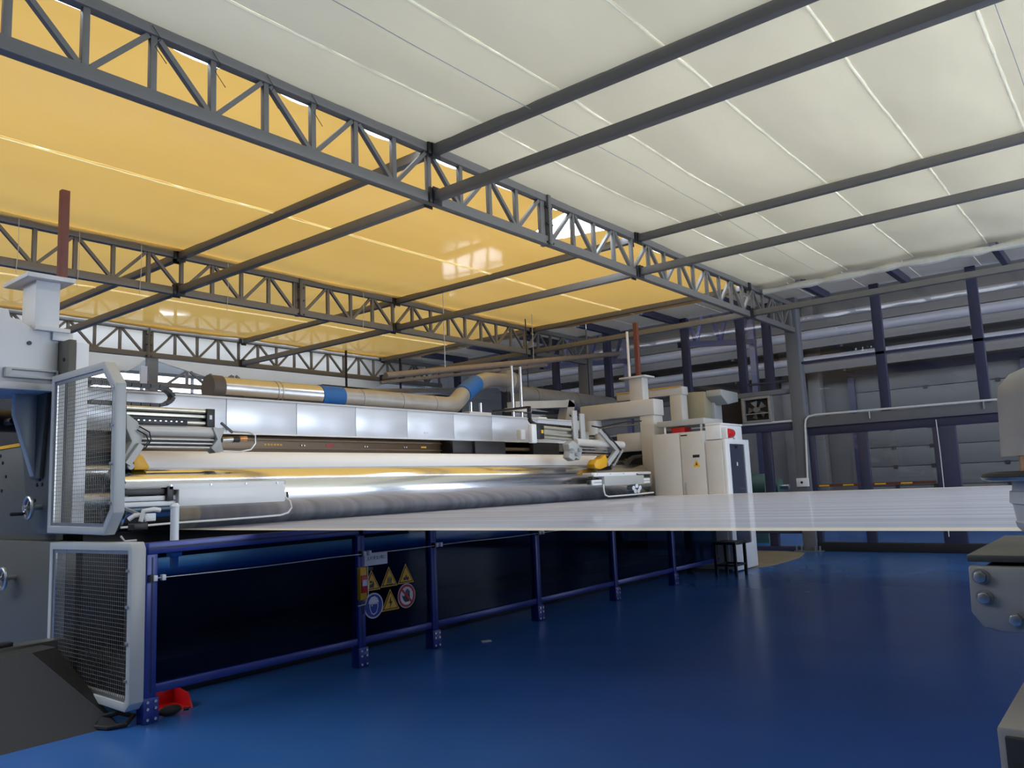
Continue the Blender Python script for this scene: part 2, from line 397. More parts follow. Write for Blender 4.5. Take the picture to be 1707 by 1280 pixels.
# walls behind and beside the camera (daylight comes in through unseen windows assumed in the side wall)
MB().box(-4.2, -4, -7, 17.5, 0, 5.3).build('wall_left', wallg, kind='structure')
wf = struct('wall_front', (6, -6, 0))
MB().box(-4, 16.3, -6.2, -6, 0, 1.4).box(-4, 16.3, -6.2, -6, 4.85, 5.3).box(-4, 4.0, -6.2, -6, 1.4, 4.85).box(13.2, 16.3, -6.2, -6, 1.4, 4.85).build('wall_sheet', wallg, wf)  # window opening assumed here, sized and placed to shape the side light
for k in range(4): MB().box(5.75+1.9*k, 5.85+1.9*k, -6.2, -6, 1.4, 4.85).build('assumed_window_pier', wallg, wf)

# ------------------------------------------------------------------ the glass wall at the far end
GX = 16.14
wg = struct('wall_right', (GX, 5, 0))
MULL = [2.18, 3.83, 6.02, 6.59, 7.89, 9.95, 11.5, 13.2, 14.9, 0.5, -1.2, -2.9]
for y in MULL: MB().box(GX-0.03, GX+0.09, y-0.085, y+0.085, 2.62 if y < 5.4 else 3.2, 5.15).build('mullion', navy, wg, 0.006)
for y in (5.46, 10.6): MB().box(GX-0.12, GX+0.14, y-0.13, y+0.13, 0, 5.15).build('column', steel if y > 6 else gframe, wg, 0.008)
for y, s in ((5.3, -1), (5.62, 1), (5.35, 1)):
    pass
pl = MB().box(GX-0.22, GX+0.2, 5.2, 5.74, 0, 0.02).build('base_plate', gframe, wg)
bm_ = bolt_mesh('anchor_bolt', zinc, 0.018, 0.09, 2)
for y in (5.24, 5.33, 5.60, 5.70): place('anchor_bolt', bm_, (GX-0.18, y, 0.065), wg)
# mid rail with the door heads under it (camera-right bay) and the service bay (beyond the column)
MB().box(GX-0.10, GX+0.08, -6, 5.34, 2.44, 2.64).build('rail', gframe, wg, 0.006)
MB().box(GX-0.04, GX+0.08, -6, 5.34, 2.28, 2.44).build('rail', navy, wg, 0.006)
MB().box(GX-0.03, GX+0.05, -6, 5.34, 3.74, 3.79).build('rail', navy, wg)
MB().box(GX-0.08, GX+0.08, 5.6, 16, 3.17, 3.27).build('rail', gframe, wg, 0.006)
MB().box(GX-0.04, GX+0.06, 5.6, 6.6, 3.42, 3.46).build('rail', navy, wg)
MB().box(GX-0.06, GX+0.08, 5.6, 16, 2.42, 2.58).build('rail', navy, wg, 0.006)
MB().box(GX-0.03, GX+0.06, 5.6, 6.9, 1.0, 1.04).build('rail', navy, wg)
for y0, y1 in ((4.22, 4.40), (2.70, 3.08), (1.1, 1.28), (-0.5, -0.1), (5.22, 5.34)):
    MB().box(GX-0.03, GX+0.08, y0, y1, 0, 2.30).build('door_post', navy, wg, 0.006)
for y in (6.2, 7.25, 8.7, 10.2): MB().box(GX-0.03, GX+0.08, y-0.09, y+0.09, 0, 2.45).build('door_post', navy, wg, 0.006)
MB().box(GX-0.05, GX+0.09, -6, 5.34, 0, 0.17).build('bottom_rail', dark, wg, 0.004)
MB().box(GX-0.05, GX+0.09, 5.6, 16, 0, 0.08).box(GX-0.05, GX+0.09, 5.6, 16, 0.34, 0.42).build('bottom_rail', navy, wg, 0.004)
MB().box(GX-0.06, GX-0.02, 5.62, 7.4, 0.45, 0.62).build('kick_rail', concrete, wg)
def pane(y0, y1, z0, z1): MB().box(GX+0.02, GX+0.028, y0, y1, z0, z1).build('pane', glass_t, wg, smooth=False)
ups = sorted(v for v in MULL if v < 5) + [5.4]
pane(-6, ups[0], 2.64, 5.1)
for a, b in zip(ups, ups[1:]): pane(a, b, 2.64, 3.75); pane(a, b, 3.78, 5.1)
for a, b in ((-6, -0.3), (-0.3, 1.2), (1.2, 2.9), (2.9, 4.3), (4.3, 5.3)): pane(a, b, 0.17, 2.3)
ups = [5.6] + sorted(v for v in MULL if v > 5) + [15.9]
for a, b in zip(ups, ups[1:]): pane(a, b, 3.25, 5.1)
lo = [5.6, 6.2, 7.25, 8.7, 10.2, 15.9]
for a, b in zip(lo, lo[1:]): pane(a, b, 0.42, 2.45)
for a, b in ((5.6, 6.0), (7.0, 8.7), (8.7, 12.3)): pane(a, b, 2.6, 3.17)
MB().box(GX-0.02, GX+0.02, 6.62, 7.3, 2.58, 3.18).build('blind_panel', dark, wg)
# assumed unseen window low in the far corner: added glow that mirrors in the glossy yellow fabric
wn = struct('assumed_window', (16.2, 13.6, 1.9))
for k in range(4): MB().box(16.19, 16.22, 13.05+0.58*k, 13.57+0.58*k, 1.72, 2.62).build('pane', lit, wn)  # assumed panes, their emission stands for daylight
for k in range(5): MB().box(16.15, 16.2, 12.98+0.58*k, 13.05+0.58*k, 1.68, 2.66).build('assumed_window_bar', dark, wn)

# ------------------------------------------------------------------ the outer hall behind the glass
MB().box(22.4, 22.6, -8, 18, 0, 7.2).build('wall_outer', hall_w, kind='structure')
hr = struct('ceiling.003', (19, 5, 6.6))
for k in range(13): MB().box(16.3, 22.6, -8+2*k+0.01, -6.01+2*k, 6.6, 6.66).build('roof_sheet', eavem if k % 2 else hall_w, hr)  # every second sheet is translucent, added to let sky brighten the hall
MB().box(16.3, 24, 17.6, 17.8, 0, 7).build('wall_hall_end', hall_w, kind='structure')
for i, (y0, y1) in enumerate(((-4.2, 1.0), (2.2, 6.0))):
    d = struct('door_%d' % (i+1), (22.3, (y0+y1)/2, 0))
    z = 0.12
    while z < 3.9:
        MB().box(22.28, 22.36, y0, y1, z+0.006, z+0.494).build('door_panel', door_m, d, 0.008)
        for yh in (y0+0.5, y0+2.1, y1-0.8):
            MB().box(22.25, 22.28, yh-0.05, yh+0.05, z+0.44, z+0.53).build('hinge', dark, d)
        z += 0.5
    MB().box(22.2, 22.4, y0-0.16, y0, 0, 4.1).box(22.2, 22.4, y1, y1+0.16, 0, 4.1).box(22.2, 22.4, y0-0.16, y1+0.16, 4.05, 4.25).build('door_frame', navy, d)
for k, (y, lab) in enumerate(((7.0, 'grey vertical duct pair on hall wall beyond glass, beside the tall door'), (7.75, 'second grey vertical riser beyond glass, behind the white cabinet'))):
    tag(MB().box(22.0, 22.35, y-0.16, y+0.16, 0, 6.5).build('wall_riser', hall_w, None, 0.02), lab, 'riser')
for z, r, lab, x in ((5.22, 0.14, 'upper long silver pipe running behind the glass wall, topmost', 21.4),
                     (4.55, 0.11, 'second long silver pipe behind the glass wall, below the topmost', 21.5),
                     (5.75, 0.09, 'thin high pipe behind the glass wall close under the roof', 21.8)):
    t = thing('wall_pipe', lab, 'pipe', (x, 6, z))
    MB().cyl((x, -7.5, z), (x, 17, z), r, 16)  .build('pipe', M('hall_pipe_paint', (150, 150, 156), 0.4), t)
    MB().box(x-0.06, x+0.06, -7.5, 17, z-r-0.22, z-r).build('support_beam', hall_w, t)
    for y in (-3, 0, 3, 6, 9, 12):
        MB().box(x-0.03, 22.42, y-0.03, y+0.03, z-r-0.28, z-r-0.22).build('bracket', dark, t)
for y, lab in ((12.2, 'dark lattice rafter in outer hall behind the far frame'), (8.2, 'dark lattice rafter in outer hall seen between glass mullions')):
    t = thing('hall_truss', lab, 'truss', (19, y, 5))
    MB().box(20.85, 21.0, y-0.08, y+0.08, 0, 6.3).build('post', navy, t)
    MB().bar((16.5, y, 4.6), (21.1, y, 5.23), 0.1, 0.14).build('bottom_chord', navy, t)
    MB().bar((16.5, y, 5.7), (21.1, y, 6.33), 0.1, 0.14).build('top_chord', navy, t)
    for k in range(6):
        x = 16.7+0.7*k; zz = 4.6+(x-16.5)*0.138
        MB().bar((x, y, zz if k % 2 else zz+1.1), (x+0.7, y, zz+1.2 if k % 2 else zz+0.1), 0.07, 0.07).build('diagonal', navy, t)
t = thing('pump_motor', 'green motor unit standing behind the lower glass beside the cabinet', 'motor', (18.2, 7.4, 0))
MB().cyl((18.2, 7.0, 1.25), (18.2, 7.9, 1.25), 0.32, 24).build('body', green, t, 0.01)
MB().cyl((18.2, 6.75, 1.25), (18.2, 7.0, 1.25), 0.2, 20).build('end_bell', green, t)
MB().cyl((18.2, 6.55, 1.25), (18.2, 6.75, 1.25), 0.06, 12).build('shaft', zinc, t)
MB().box(17.9, 18.5, 7.0, 7.9, 0, 0.95).build('stand', green, t, 0.01)

# ================================================================== ROOF STEEL
ZB, ZT = 4.44, 5.0
VM = {}
def truss(y, x0, x1, splits, label, ph):
    t = thing('roof_truss', label, 'truss', ((x0+x1)/2, y, ZB), 'lattice roof trusses')
    MB().box(x0, x1, y-0.045, y+0.045, ZB-0.05, ZB+0.055).build('bottom_chord', steel, t, 0.006)
    MB().box(x0, x1, y-0.045, y+0.045, ZT-0.075, ZT+0.02).build('top_chord', steel, t, 0.006)
    if not VM:
        h = ZT-ZB-0.12
        VM['v'] = MB().box(-0.025, 0.025, -0.025, 0.025, -h/2, h/2).mesh('vertical', steel, (0,0,0), 0.004)
        VM['d'] = MB().bar((-0.2, 0, h/2-0.01), (0.2, 0, -h/2+0.01), 0.04, 0.045, (0,1,0)).mesh('diagonal', steel)
        VM['e'] = MB().bar((-0.2, 0, -h/2+0.01), (0.2, 0, h/2-0.01), 0.04, 0.045, (0,1,0)).mesh('diagonal', steel)
        VM['p'] = MB().box(-0.012, 0.012, -0.075, 0.075, -0.32, 0.32).mesh('splice_plate', steel)
        VM['b'] = bolt_mesh('bolt', dark, 0.014, 0.12, 0)
        VM['c'] = MB().box(-0.05, 0.05, -0.012, 0.012, -0.08, 0.08).mesh('cleat', dark, (0,0,0), 0.003)
    zm = (ZB+0.055+ZT-0.075)/2; off = 0.09 if ph else 0.0
    k = -6
    while 1.71+off+0.4775*k < splits[0]-0.02:
        x = 1.71+off+0.4775*k
        if x > x0+0.05: place('vertical', VM['v'], (x, y, zm), t)
        if x > x0 and x+0.4775 < splits[0]+0.05: place('diagonal', VM['e' if (k+ph) % 2 else 'd'], (x+0.239, y, zm), t)
        k += 1
    k = 0
    while splits[0]+0.09+0.4875*k < x1:
        x = splits[0]+0.09+0.4875*k
        if k: place('vertical', VM['v'], (x, y, zm), t)
        if x+0.4875 < x1+0.1: place('diagonal', VM['d' if k % 2 else 'e'], (x+0.244, y, zm), t)
        k += 1
    for s in splits:
        for dx in (-0.014, 0.014): place('splice_plate', VM['p'], (s+dx, y, (ZB+ZT)/2-0.01), t)
        place('vertical', VM['v'], (s-0.07, y, zm), t); place('vertical', VM['v'], (s+0.09, y, zm), t)
        for z in (ZB-0.03, ZB+0.2, ZT-0.15): place('bolt', VM['b'], (s, y-0.06, z), t)
    for px in PX:
        for z in (ZB+0.02, ZT-0.02):
            place('cleat', VM['c'], (px-0.05, y-0.058, z), t)
    return t
truss(TY[0], -1.2, GX-0.1, (7.545, 1.1), 'nearest grey lattice truss, crossing where white fabric meets yellow', 0)
truss(TY[1], -1.2, GX-0.1, (7.62, 1.1), 'second grey lattice truss, crossing the middle of the yellow fabric', 1)
truss(TY[2], -1.2, GX-0.1, (7.60, 1.1), 'third grey lattice truss, at the far edge of the yellow fabric', 1)

def purlin(px, z, y0, y1, label):
    t = thing('roof_purlin', label, 'purlin', (px, (y0+y1)/2, z), 'steel purlins between the trusses')
    MB().box(px-0.045, px+0.045, y0, y1, z-0.05, z+0.05).build('beam', steel, t, 0.006)
    for ye in (y0, y1): MB().box(px-0.06, px+0.06, ye-0.006, ye+0.006, z-0.09, z+0.09).build('end_plate', dark, t)
    return t
BAY = ((-5.9, TY[0]-0.075, 'under the white fabric'), (TY[0]+0.06, TY[1]-0.075, 'between the nearest and second truss'), (TY[1]+0.06, TY[2]-0.075, 'between the second and third truss'))
for i, px in enumerate(PX):
    nm = ('first', 'second', 'third')[i]
    for j, (a, b, w_) in enumerate(BAY):
        if i < 2: bb = b
        purlin(px, ZB+0.02, a, b, f'lower dark steel purlin of the {nm} pair, {w_}')
        if not (i == 2 and j == 0): purlin(px, ZT-0.045, a, b, f'upper dark steel purlin of the {nm} pair, {w_}')
ORD = ('first', 'second', 'third', 'fourth', 'fifth')
for k, (x, y, z0, z1) in enumerate(((3.5, 10.38, 4.3, 5.0), (4.2, 10.38, 4.25, 5.0), (5.0, 10.38, 4.3, 5.0), (6.3, 10.38, 4.2, 5.0), (8.9, 10.38, 4.3, 5.0))):
    tag(MB().tube([(x, y-0.02, z1), (x+0.01, y-0.01, (z0+z1)/2), (x-0.005, y, z0)], 0.004, 5).build('tie_string', pipe_w), 'thin pale tie string over the second truss, %s from the red oxide post' % ORD[k], 'string', 'tie strings on the second truss')
for k, x in enumerate((2.68, 3.16, 3.65, 4.1)):
    tag(MB().tube([(x-0.05, 5.35, 4.98), (x+0.02, 5.35, 4.9), (x-0.03, 5.345, 4.82), (x+0.06, 5.345, 4.72)], 0.003, 5).build('tie_string', dark), 'dark loose tie string dangling in the nearest truss, %s from the left' % ORD[k], 'string', 'tie strings on the nearest truss')

# ================================================================== STRETCHED FILM AND ROLLS
fx0, fx1, fz = 3.64, 12.25, 1.25
def zf(x, y):
    u = max(0, (y-5.6)/1.35); return fz + 0.006*u*u
film = thing('plastic_film', 'wide clear plastic film stretched flat across the hall from the rolls', 'film', (8, 3, fz))
grid(zf, fx0+0.22, fx1-0.35, -3.8, 6.93, 90, 24).build('film_web', film_m, film, recalc=False)
grid(zf, fx0, fx0+0.22, -3.8, 6.93, 4, 24).build('thick_edge', film_e, film, recalc=False, label='cream thickened edge bead nearest the camera')
grid(zf, fx1-0.35, fx1, -3.8, 6.93, 6, 24).build('thick_edge', film_e, film, recalc=False)
def roll(name, label, x0, x1, y, z, r, mat, jr=0.07, jl=0.22, n=64):
    t = thing(name, label, 'roller', ((x0+x1)/2, y, z-r))
    MB().cyl((x0, y, z), (x1, y, z), r, n).build('roll_body', mat, t, 0.004)
    MB().cyl((x0-jl, y, z), (x0, y, z), jr, 20).build('journal', zinc, t); MB().cyl((x1, y, z), (x1+jl, y, z), jr, 20).build('journal', zinc, t)
    return t
roll('chill_roll', 'large mirror polished roll from which the film leaves', 3.15, 12.05, 6.95, 1.53, 0.275, chrome, jl=0.3)
roll('pressure_roll', 'white covered roll lying behind the mirror polished roll', 3.45, 11.55, 7.42, 1.79, 0.20, M('white_roll_cover', (250, 250, 254), 0.45, 0, 0.01, 3), jl=0.5)
gr_ = roll('guide_roll', 'pale lower roll behind the blue tinted fence panel', 2.98, 11.9, 6.05, 1.0, 0.075, M('pale_blue_roll', (190, 226, 244), 0.35, 0.2, 0.03, 4), jr=0.04, jl=0.1)
for x in (2.90, 11.98): MB().box(x-0.03, x+0.03, 6.0, 6.1, 0, 1.06).build('bearing_post', dark, gr_)
roll('pull_roll', 'steel pull roll carrying the film end outside the picture', 3.4, 12.5, -3.9, 1.15, 0.1, zinc, jr=0.04, jl=0.15)
for x, wh in ((3.3, 'near'), (12.6, 'far')): tag(MB().box(x-0.06, x+0.06, -4.05, -3.75, 0, 1.11).build('bearing_stand', grey, None, 0.01), f'grey bearing stand under the {wh} end of the pull roll', 'stand', 'pull roll stands')

# ================================================================== MACHINE BODY ALONG THE HALL
bed = thing('dark_filler', 'dark filler for the shaded machine interior behind the rolls', 'machine', (7.5, 8.2, 0))  # dark boxes added to stand for the shade inside the machine
MB().box(3.06, 12.3, 8.17, 9.0, 0, 2.5).build('body', dark, bed, 0.01)
MB().box(3.06, 12.2, 7.3, 8.17, 0, 1.25).build('lower_filler', dark, bed, 0.01)
MB().box(3.0, 12.0, 6.2, 7.2, 0.0, 0.28).build('sump', dark, bed, 0.01)
bh = thing('sheet_metal_housing', 'long box housing faced with white metal sheets above the rolls', 'housing', (7.4, 7.9, 2.2))
jx = [3.0, 3.55, 4.61, 5.5, 6.37, 7.24, 8.14, 8.97, 10.1, 11.3]
for a, b in zip(jx, jx[1:]): MB().box(a+0.003, b-0.003, 7.6, 7.62, 2.205, 2.565).build('front_panel', panelm, bh, 0.003)
MB().box(3.0, 11.3, 7.62, 8.1, 2.2, 2.56).build('core', grey, bh)
MB().box(3.0, 11.3, 7.585, 8.15, 2.565, 2.585).build('top_flange', beige, bh)
MB().box(3.0, 11.3, 7.58, 7.66, 2.188, 2.205).build('bottom_lip', white, bh)
MB().box(7.55, 7.62, 7.592, 7.6, 2.27, 2.29).build('sticker', sign_w, bh)
MB().box(10.6, 11.35, 7.60, 8.3, 2.05, 2.2).build('end_cover', grey, bh, 0.01)
nb = thing('nozzle_beam', 'bronze brown beam in the dark recess under the white sheets', 'beam', (7.4, 7.8, 2.0))
MB().box(3.0, 8.2, 7.74, 7.84, 2.0, 2.19).build('casing', brown, nb, 0.006)
MB().box(3.0, 8.2, 7.715, 7.74, 2.14, 2.16).box(3.0, 8.2, 7.715, 7.74, 2.045, 2.06).build('trim_rib', brown, nb)
for k in range(6):
    MB().box(5.16+0.042*k, 5.19+0.042*k, 7.736, 7.74, 2.085, 2.105).build('yellow_marking', sign_y, nb)
MB().box(6.02, 6.13, 7.736, 7.74, 2.08, 2.11).build('red_label', sign_r, nb)
MB().box(7.62, 7.72, 7.736, 7.74, 2.085, 2.105).build('yellow_marking', sign_y, nb)
bolt = bolt_mesh('bolt', zinc, 0.009, 0.02, 1)
for x in (5.66, 5.7, 6.62, 6.66, 7.3, 7.34): place('bolt', bolt, (x, 7.735, 2.09), nb)
db = thing('black_drive_box', 'black box at the end of the bronze beam in the recess', 'box', (8.5, 7.6, 2.0))
MB().box(8.0, 8.75, 7.5, 7.9, 2.0, 2.18).build('body', black, db, 0.008); MB().box(8.42, 9.1, 7.46, 7.5, 2.0, 2.18).build('cover', dark, db, 0.004)
MB().cyl((8.75, 7.65, 2.08), (9.9, 7.65, 2.08), 0.03, 12).build('shaft', brown, db)
MB().box(9.9, 10.6, 7.55, 7.9, 1.99, 2.19).build('end_box', black, db, 0.008)

# flexible cable carriers
def carrier(name, label, pts, w_):
    t = thing(name, label, 'cable carrier', pts[0])
    me = None
    for a, b in zip(pts, pts[1:]):
        a, b = Vector(a), Vector(b)
        MB().bar(a.lerp(b, 0.04), a.lerp(b, 0.96), w_, 0.035, (0, 0, 1) if abs((b-a).normalized().z) < 0.9 else (1, 0, 0)).build('link', black, t)
    q = pts[0]; MB().box(q[0]-0.03, q[0]+0.03, q[1], 7.62, q[2]-0.03, q[2]-0.0).build('bracket', dark, t)
    return t
cp = [(3.1+0.09*k, 7.35, 2.60) for k in range(8)] + [(3.80, 7.35, 2.585), (3.855, 7.35, 2.55), (3.875, 7.35, 2.51), (3.855, 7.35, 2.47), (3.80, 7.35, 2.435)] + [(3.73-0.09*k, 7.35, 2.42) for k in range(8)]
carrier('cable_carrier', 'black looped cable carrier in front of the white sheets by the near guard', cp, 0.09)
cp = [(9.05-0.0*k, 6.95, 2.66-0.09*k) for k in range(3)] + [(9.08, 6.95, 2.43), (9.18, 6.95, 2.40)] + [(9.28+0.1*k, 6.95, 2.40-0.002*k) for k in range(9)]
carrier('cable_carrier', 'thin black cable carrier bent over the far edge device', cp, 0.05)

# ------------------------------------------------------------------ near end frame of the machine
mf = thing('machine_stand', 'grey steel end frame with white head box and handwheels, beside the mesh guards', 'machine', (2.76, 7.4, 0))
plate = [(6.80,2.86),(6.80,1.28),(7.36,1.28),(7.46,1.33),(7.56,1.48),(7.62,1.70),(7.68,1.95),(7.82,2.12),(7.86,2.46),(7.02,2.46),(7.02,2.86)]
MB().prism(plate, 0, 2.70, 2.76).build('side_plate', grey, mf, 0.005)
MB().box(2.76, 2.86, 6.80, 7.0, 1.28, 2.84).build('lit_edge_flange', white, mf, 0.004)  # white colour stands for light on the grey plate's front edge
MB().box(2.70, 2.80, 6.78, 10.5, 0, 1.22).build('base_plate', grey, mf, 0.005)
MB().box(2.80, 2.86, 7.2, 10.5, 1.22, 2.06).build('rear_plate', grey, mf, 0.005)
MB().box(2.79, 2.82, 7.75, 10.5, 2.06, 2.09).build('yellow_strip', yellow, mf)
MB().box(2.95, 3.0, 7.6, 10.5, 2.05, 3.0).build('recess_shade', dark, mf)  # added dark sheet, its colour stands for the shade in the recess
MB().prism([(7.12,2.46),(7.62,2.46),(7.60,2.28),(7.40,1.74),(7.22,1.74)], 0, 2.665, 2.70).build('gusset_plate', grey, mf, 0.004)
MB().prism([(2.50,2.45),(2.68,2.45),(2.68,1.78),(2.66,1.76),(2.50,2.28)], 1, 7.32, 7.40).build('gusset_rib', guardm, mf, 0.006)
MB().prism([(1.0,3.10),(2.32,3.09),(2.335,3.025),(2.41,3.02),(2.43,2.99),(2.52,2.955),(2.70,2.94),(2.70,2.45),(1.0,2.45)], 1, 7.0, 7.7).build('head_box', light, mf, 0.012)
MB().box(2.64, 2.80, 6.97, 7.4, 2.87, 2.945).build('head_cap', light, mf, 0.006)
MB().ring([(2.30,2.615),(2.69,2.615),(2.69,2.535),(2.30,2.535)], [(2.345,2.60),(2.675,2.60),(2.675,2.555),(2.345,2.555)], 1, 6.955, 7.0).build('slot_rim', guardm, mf, 0.004)
MB().box(1.0, 2.70, 6.96, 7.0, 2.44, 2.50).build('bottom_ledge', light, mf, 0.006)
MB().cyl((2.475, 6.99, 2.83), (2.475, 7.005, 2.83), 0.017, 16).build('bolt_hole', black, mf)
MB().box(2.51, 2.70, 7.0, 7.28, 2.94, 3.37).build('neck_column', light, mf, 0.008)
MB().box(2.50, 2.77, 6.95, 7.34, 2.94, 2.975).build('neck_base', light, mf, 0.004)
MB().box(2.42, 2.79, 6.93, 7.46, 3.37, 3.41).build('neck_flange', light, mf, 0.006)
def handwheel(y, z, r, x, lab):
    pts = [(x-0.10, y+r*math.cos(2*PI*k/28), z+r*math.sin(2*PI*k/28)) for k in range(29)]
    h = MB().tube(pts, 0.014, 8).build('handwheel', zinc, mf)
    MB().cyl((x-0.14, y, z), (x+0.1, y, z), 0.022, 12).build('spindle', zinc, h)
    for a in (0, 2.1, 4.2): MB().bar((x-0.11, y, z), (x-0.10, y+r*math.cos(a), z+r*math.sin(a)), 0.018, 0.012).build('spoke', zinc, h)
    MB().cyl((x-0.21, y+r*0.8, z-r*0.55), (x-0.10, y+r*0.8, z-r*0.55), 0.014, 10).build('crank_handle', black, h)
handwheel(7.24, 1.50, 0.085, 2.70, '')
handwheel(7.74, 0.91, 0.085, 2.70, '')
me = MB().cyl((-0.005,0,0), (0.006,0,0), 0.016, 12).mesh('bolt_hole', black)
for y, z in ((7.35,1.69),(7.24,1.69),(7.295,1.735),(6.93,1.5),(7.38,1.56),(6.88,2.7),(6.88,1.95)): place('bolt_hole', me, (2.697, y, z), mf)
for y, z in ((8.57,1.95),(8.44,1.93),(8.5,2.0),(8.65,1.81),(8.35,1.80),(8.56,1.68),(8.44,1.67)): place('bolt_hole', me, (2.797, y, z), mf)
MB().cyl((2.52, 7.95, 2.28), (2.8, 7.95, 2.28), 0.10, 16).cyl((2.62, 7.7, 2.26), (2.62, 7.95, 2.26), 0.03, 10).build('dark_coupling', black, mf)
tag(MB().box(2.715, 2.785, 7.08, 7.14, 3.41, 4.23).build('steel_post', rust, None, 0.004), 'red oxide square post standing on the near white neck flange', 'post')

# ------------------------------------------------------------------ mesh guards
def guard(name, label, outer, w_, x0, x1, zc):
    t = thing(name, label, 'guard', (x0, outer[0][0], min(z for y, z in outer)))
    cy_ = sum(y for y, z in outer)/len(outer); cz_ = sum(z for y, z in outer)/len(outer)
    # inset polygon
    n = len(outer); inner = []
    ar = sum(outer[i][0]*outer[(i+1)%n][1]-outer[(i+1)%n][0]*outer[i][1] for i in range(n)); sg = 1 if ar > 0 else -1
    for i in range(n):
        p0, p1, p2 = Vector(outer[i-1]), Vector(outer[i]), Vector(outer[(i+1)%n])
        d1, d2 = (p1-p0).normalized(), (p2-p1).normalized(); n1 = Vector((-d1.y, d1.x))*sg; n2 = Vector((-d2.y, d2.x))*sg
        b = (n1+n2).normalized(); inner.append(tuple(p1 + b*(w_/max(0.3, b.dot(n1)))))
    MB().ring(outer, inner, 0, x0, x1).build('frame', guardm, t, 0.006)
    in2 = [tuple(Vector(q).lerp(Vector((cy_, cz_)), 0.045)) for q in inner]
    MB().ring(inner, in2, 0, x0+0.012, x0+0.022).build('inner_strip', zinc, t)
    def span(axis, v):
        hit = []
        for i in range(n):
            a, b = inner[i], inner[(i+1)%n]
            if (a[axis]-v)*(b[axis]-v) < 0:
                u = (v-a[axis])/(b[axis]-a[axis]); hit.append(a[1-axis]+u*(b[1-axis]-a[1-axis]))
        return (min(hit), max(hit)) if len(hit) > 1 else None
    m = MB(); ys = [y for y, z in inner]; zs = [z for y, z in inner]; xm = x0+0.018
    v = min(ys)+0.015
    while v < max(ys):
        h = span(0, v)
        if h: m.box(xm-0.0012, xm+0.0012, v-0.0012, v+0.0012, h[0], h[1])
        v += 0.029
    v = min(zs)+0.015
    while v < max(zs):
        h = span(1, v)
        if h: m.box(xm-0.005, xm-0.0018, h[0], h[1], v-0.0012, v+0.0012)
        v += 0.029
    m.build('wire_mesh', wirem, t, kind='stuff', smooth=False)
    sb = bolt_mesh('screw', zinc, 0.011, 0.02, 0)
    ym = min(ys)
    for k in range(4):
        z = min(zs)+ (max(zs)-min(zs))*(0.15+0.24*k); place('screw', sb, (x0-0.006, ym-w_*0.3, z), t)
    return t
guard('mesh_guard', 'upper grey framed wire mesh guard with cut corners on the near frame', [(5.88,2.54),(6.80,2.54),(6.80,1.30),(5.82,1.285),(5.68,1.44),(5.69,2.36)], 0.055, 2.58, 2.66, 0)
guard('mesh_guard', 'lower grey framed wire mesh guard beside the blue fence corner', [(5.47,1.235),(6.785,1.225),(6.785,0.14),(5.50,0.125),(5.44,0.18),(5.44,1.19)], 0.055, 2.60, 2.70, 0)

# ------------------------------------------------------------------ blue tinted fence under the film
fence = thing('safety_fence', 'blue profile fence with dark tinted panels under the film', 'fence', (6.7, 5.59, 0))
FX = [2.80, 4.69, 5.60, 7.27, 8.92, 10.53]
FY = 5.59
for k, x in enumerate(FX):
    po = MB().box(x-0.04, x+0.04, FY-0.04, FY+0.04, 0.0, 1.13 if k else 1.14).build('post', blue_f, fence, 0.006)
    MB().box(x-0.006, x+0.006, FY-0.0415, FY-0.039, 0.2, 1.12).build('slot', blue_d, po)
    MB().box(x-0.0415, x-0.039, FY-0.006, FY+0.006, 0.2, 1.12).build('slot', blue_d, po)
    MB().box(x-0.055, x+0.055, FY-0.055, FY+0.05, 0.0, 0.17).build('foot', blue_f, po, 0.006)
    for dx in (-0.028, 0.028):
        for z in (0.03, 0.10, 0.145): MB().cyl((x+dx, FY-0.066, z), (x+dx, FY-0.055, z), 0.010, 8).build('bolt', zinc, po)
for a, b in zip(FX, FX[1:] + [12.1]):
    tr_ = MB().box(a-0.03, b+0.03, FY-0.04, FY+0.04, 1.14, 1.22).build('top_rail', blue_f, fence, 0.006)
    MB().box(a-0.03, b+0.03, FY-0.0415, FY-0.039, 1.173, 1.187).build('slot', blue_d, tr_)
    MB().box(a+0.04, b-0.04, FY-0.03, FY+0.03, 0.19, 0.25).build('bottom_rail', blue_f, fence, 0.006)
    MB().box(a+0.04, b-0.04, FY-0.006, FY, 0.25, 1.14).build('pane', glass_b, fence, smooth=False)
cord = thing('safety_rope', 'thin emergency pull cord with white clamps along the blue fence', 'cord', (6.7, 5.5, 0.97))
MB().tube([(2.8+0.3*k, FY-0.075, 0.975-0.008*math.sin(PI*((0.3*k) % 1.6)/1.6)) for k in range(30)], 0.004, 6).build('cord', zinc, cord)
for x in FX:
    for dx in (0.0, 0.06): MB().box(x+dx-0.014, x+dx+0.014, FY-0.095, FY-0.055, 0.955, 0.995).build('clamp', sign_w, cord, 0.004)
    MB().box(x-0.03, x-0.005, FY-0.08, FY-0.04, 0.95, 1.0).build('bracket', black, cord)
sw = thing('rope_pull_switch', 'yellow and red rope pull switch box on the second fence post', 'switch', (4.67, 5.5, 0.57))
MB().box(4.625, 4.70, 5.49, 5.535, 0.58, 0.86).build('body', yellow, sw, 0.006)
MB().box(4.63, 4.695, 5.48, 5.492, 0.64, 0.79).build('cover', redm, sw, 0.004)
MB().box(4.64, 4.69, 5.476, 5.482, 0.70, 0.75).build('label_plate', sign_w, sw)
MB().tube([(4.715,5.50,0.86),(4.715,5.495,0.62),(4.68,5.495,0.54),(4.60,5.5,0.535)], 0.006, 6).build('lever_rod', zinc, sw)
MB().tube([(4.64,5.52,0.57),(4.66,5.50,0.46),(4.69,5.52,0.56)], 0.005, 6).build('cable', black, sw)
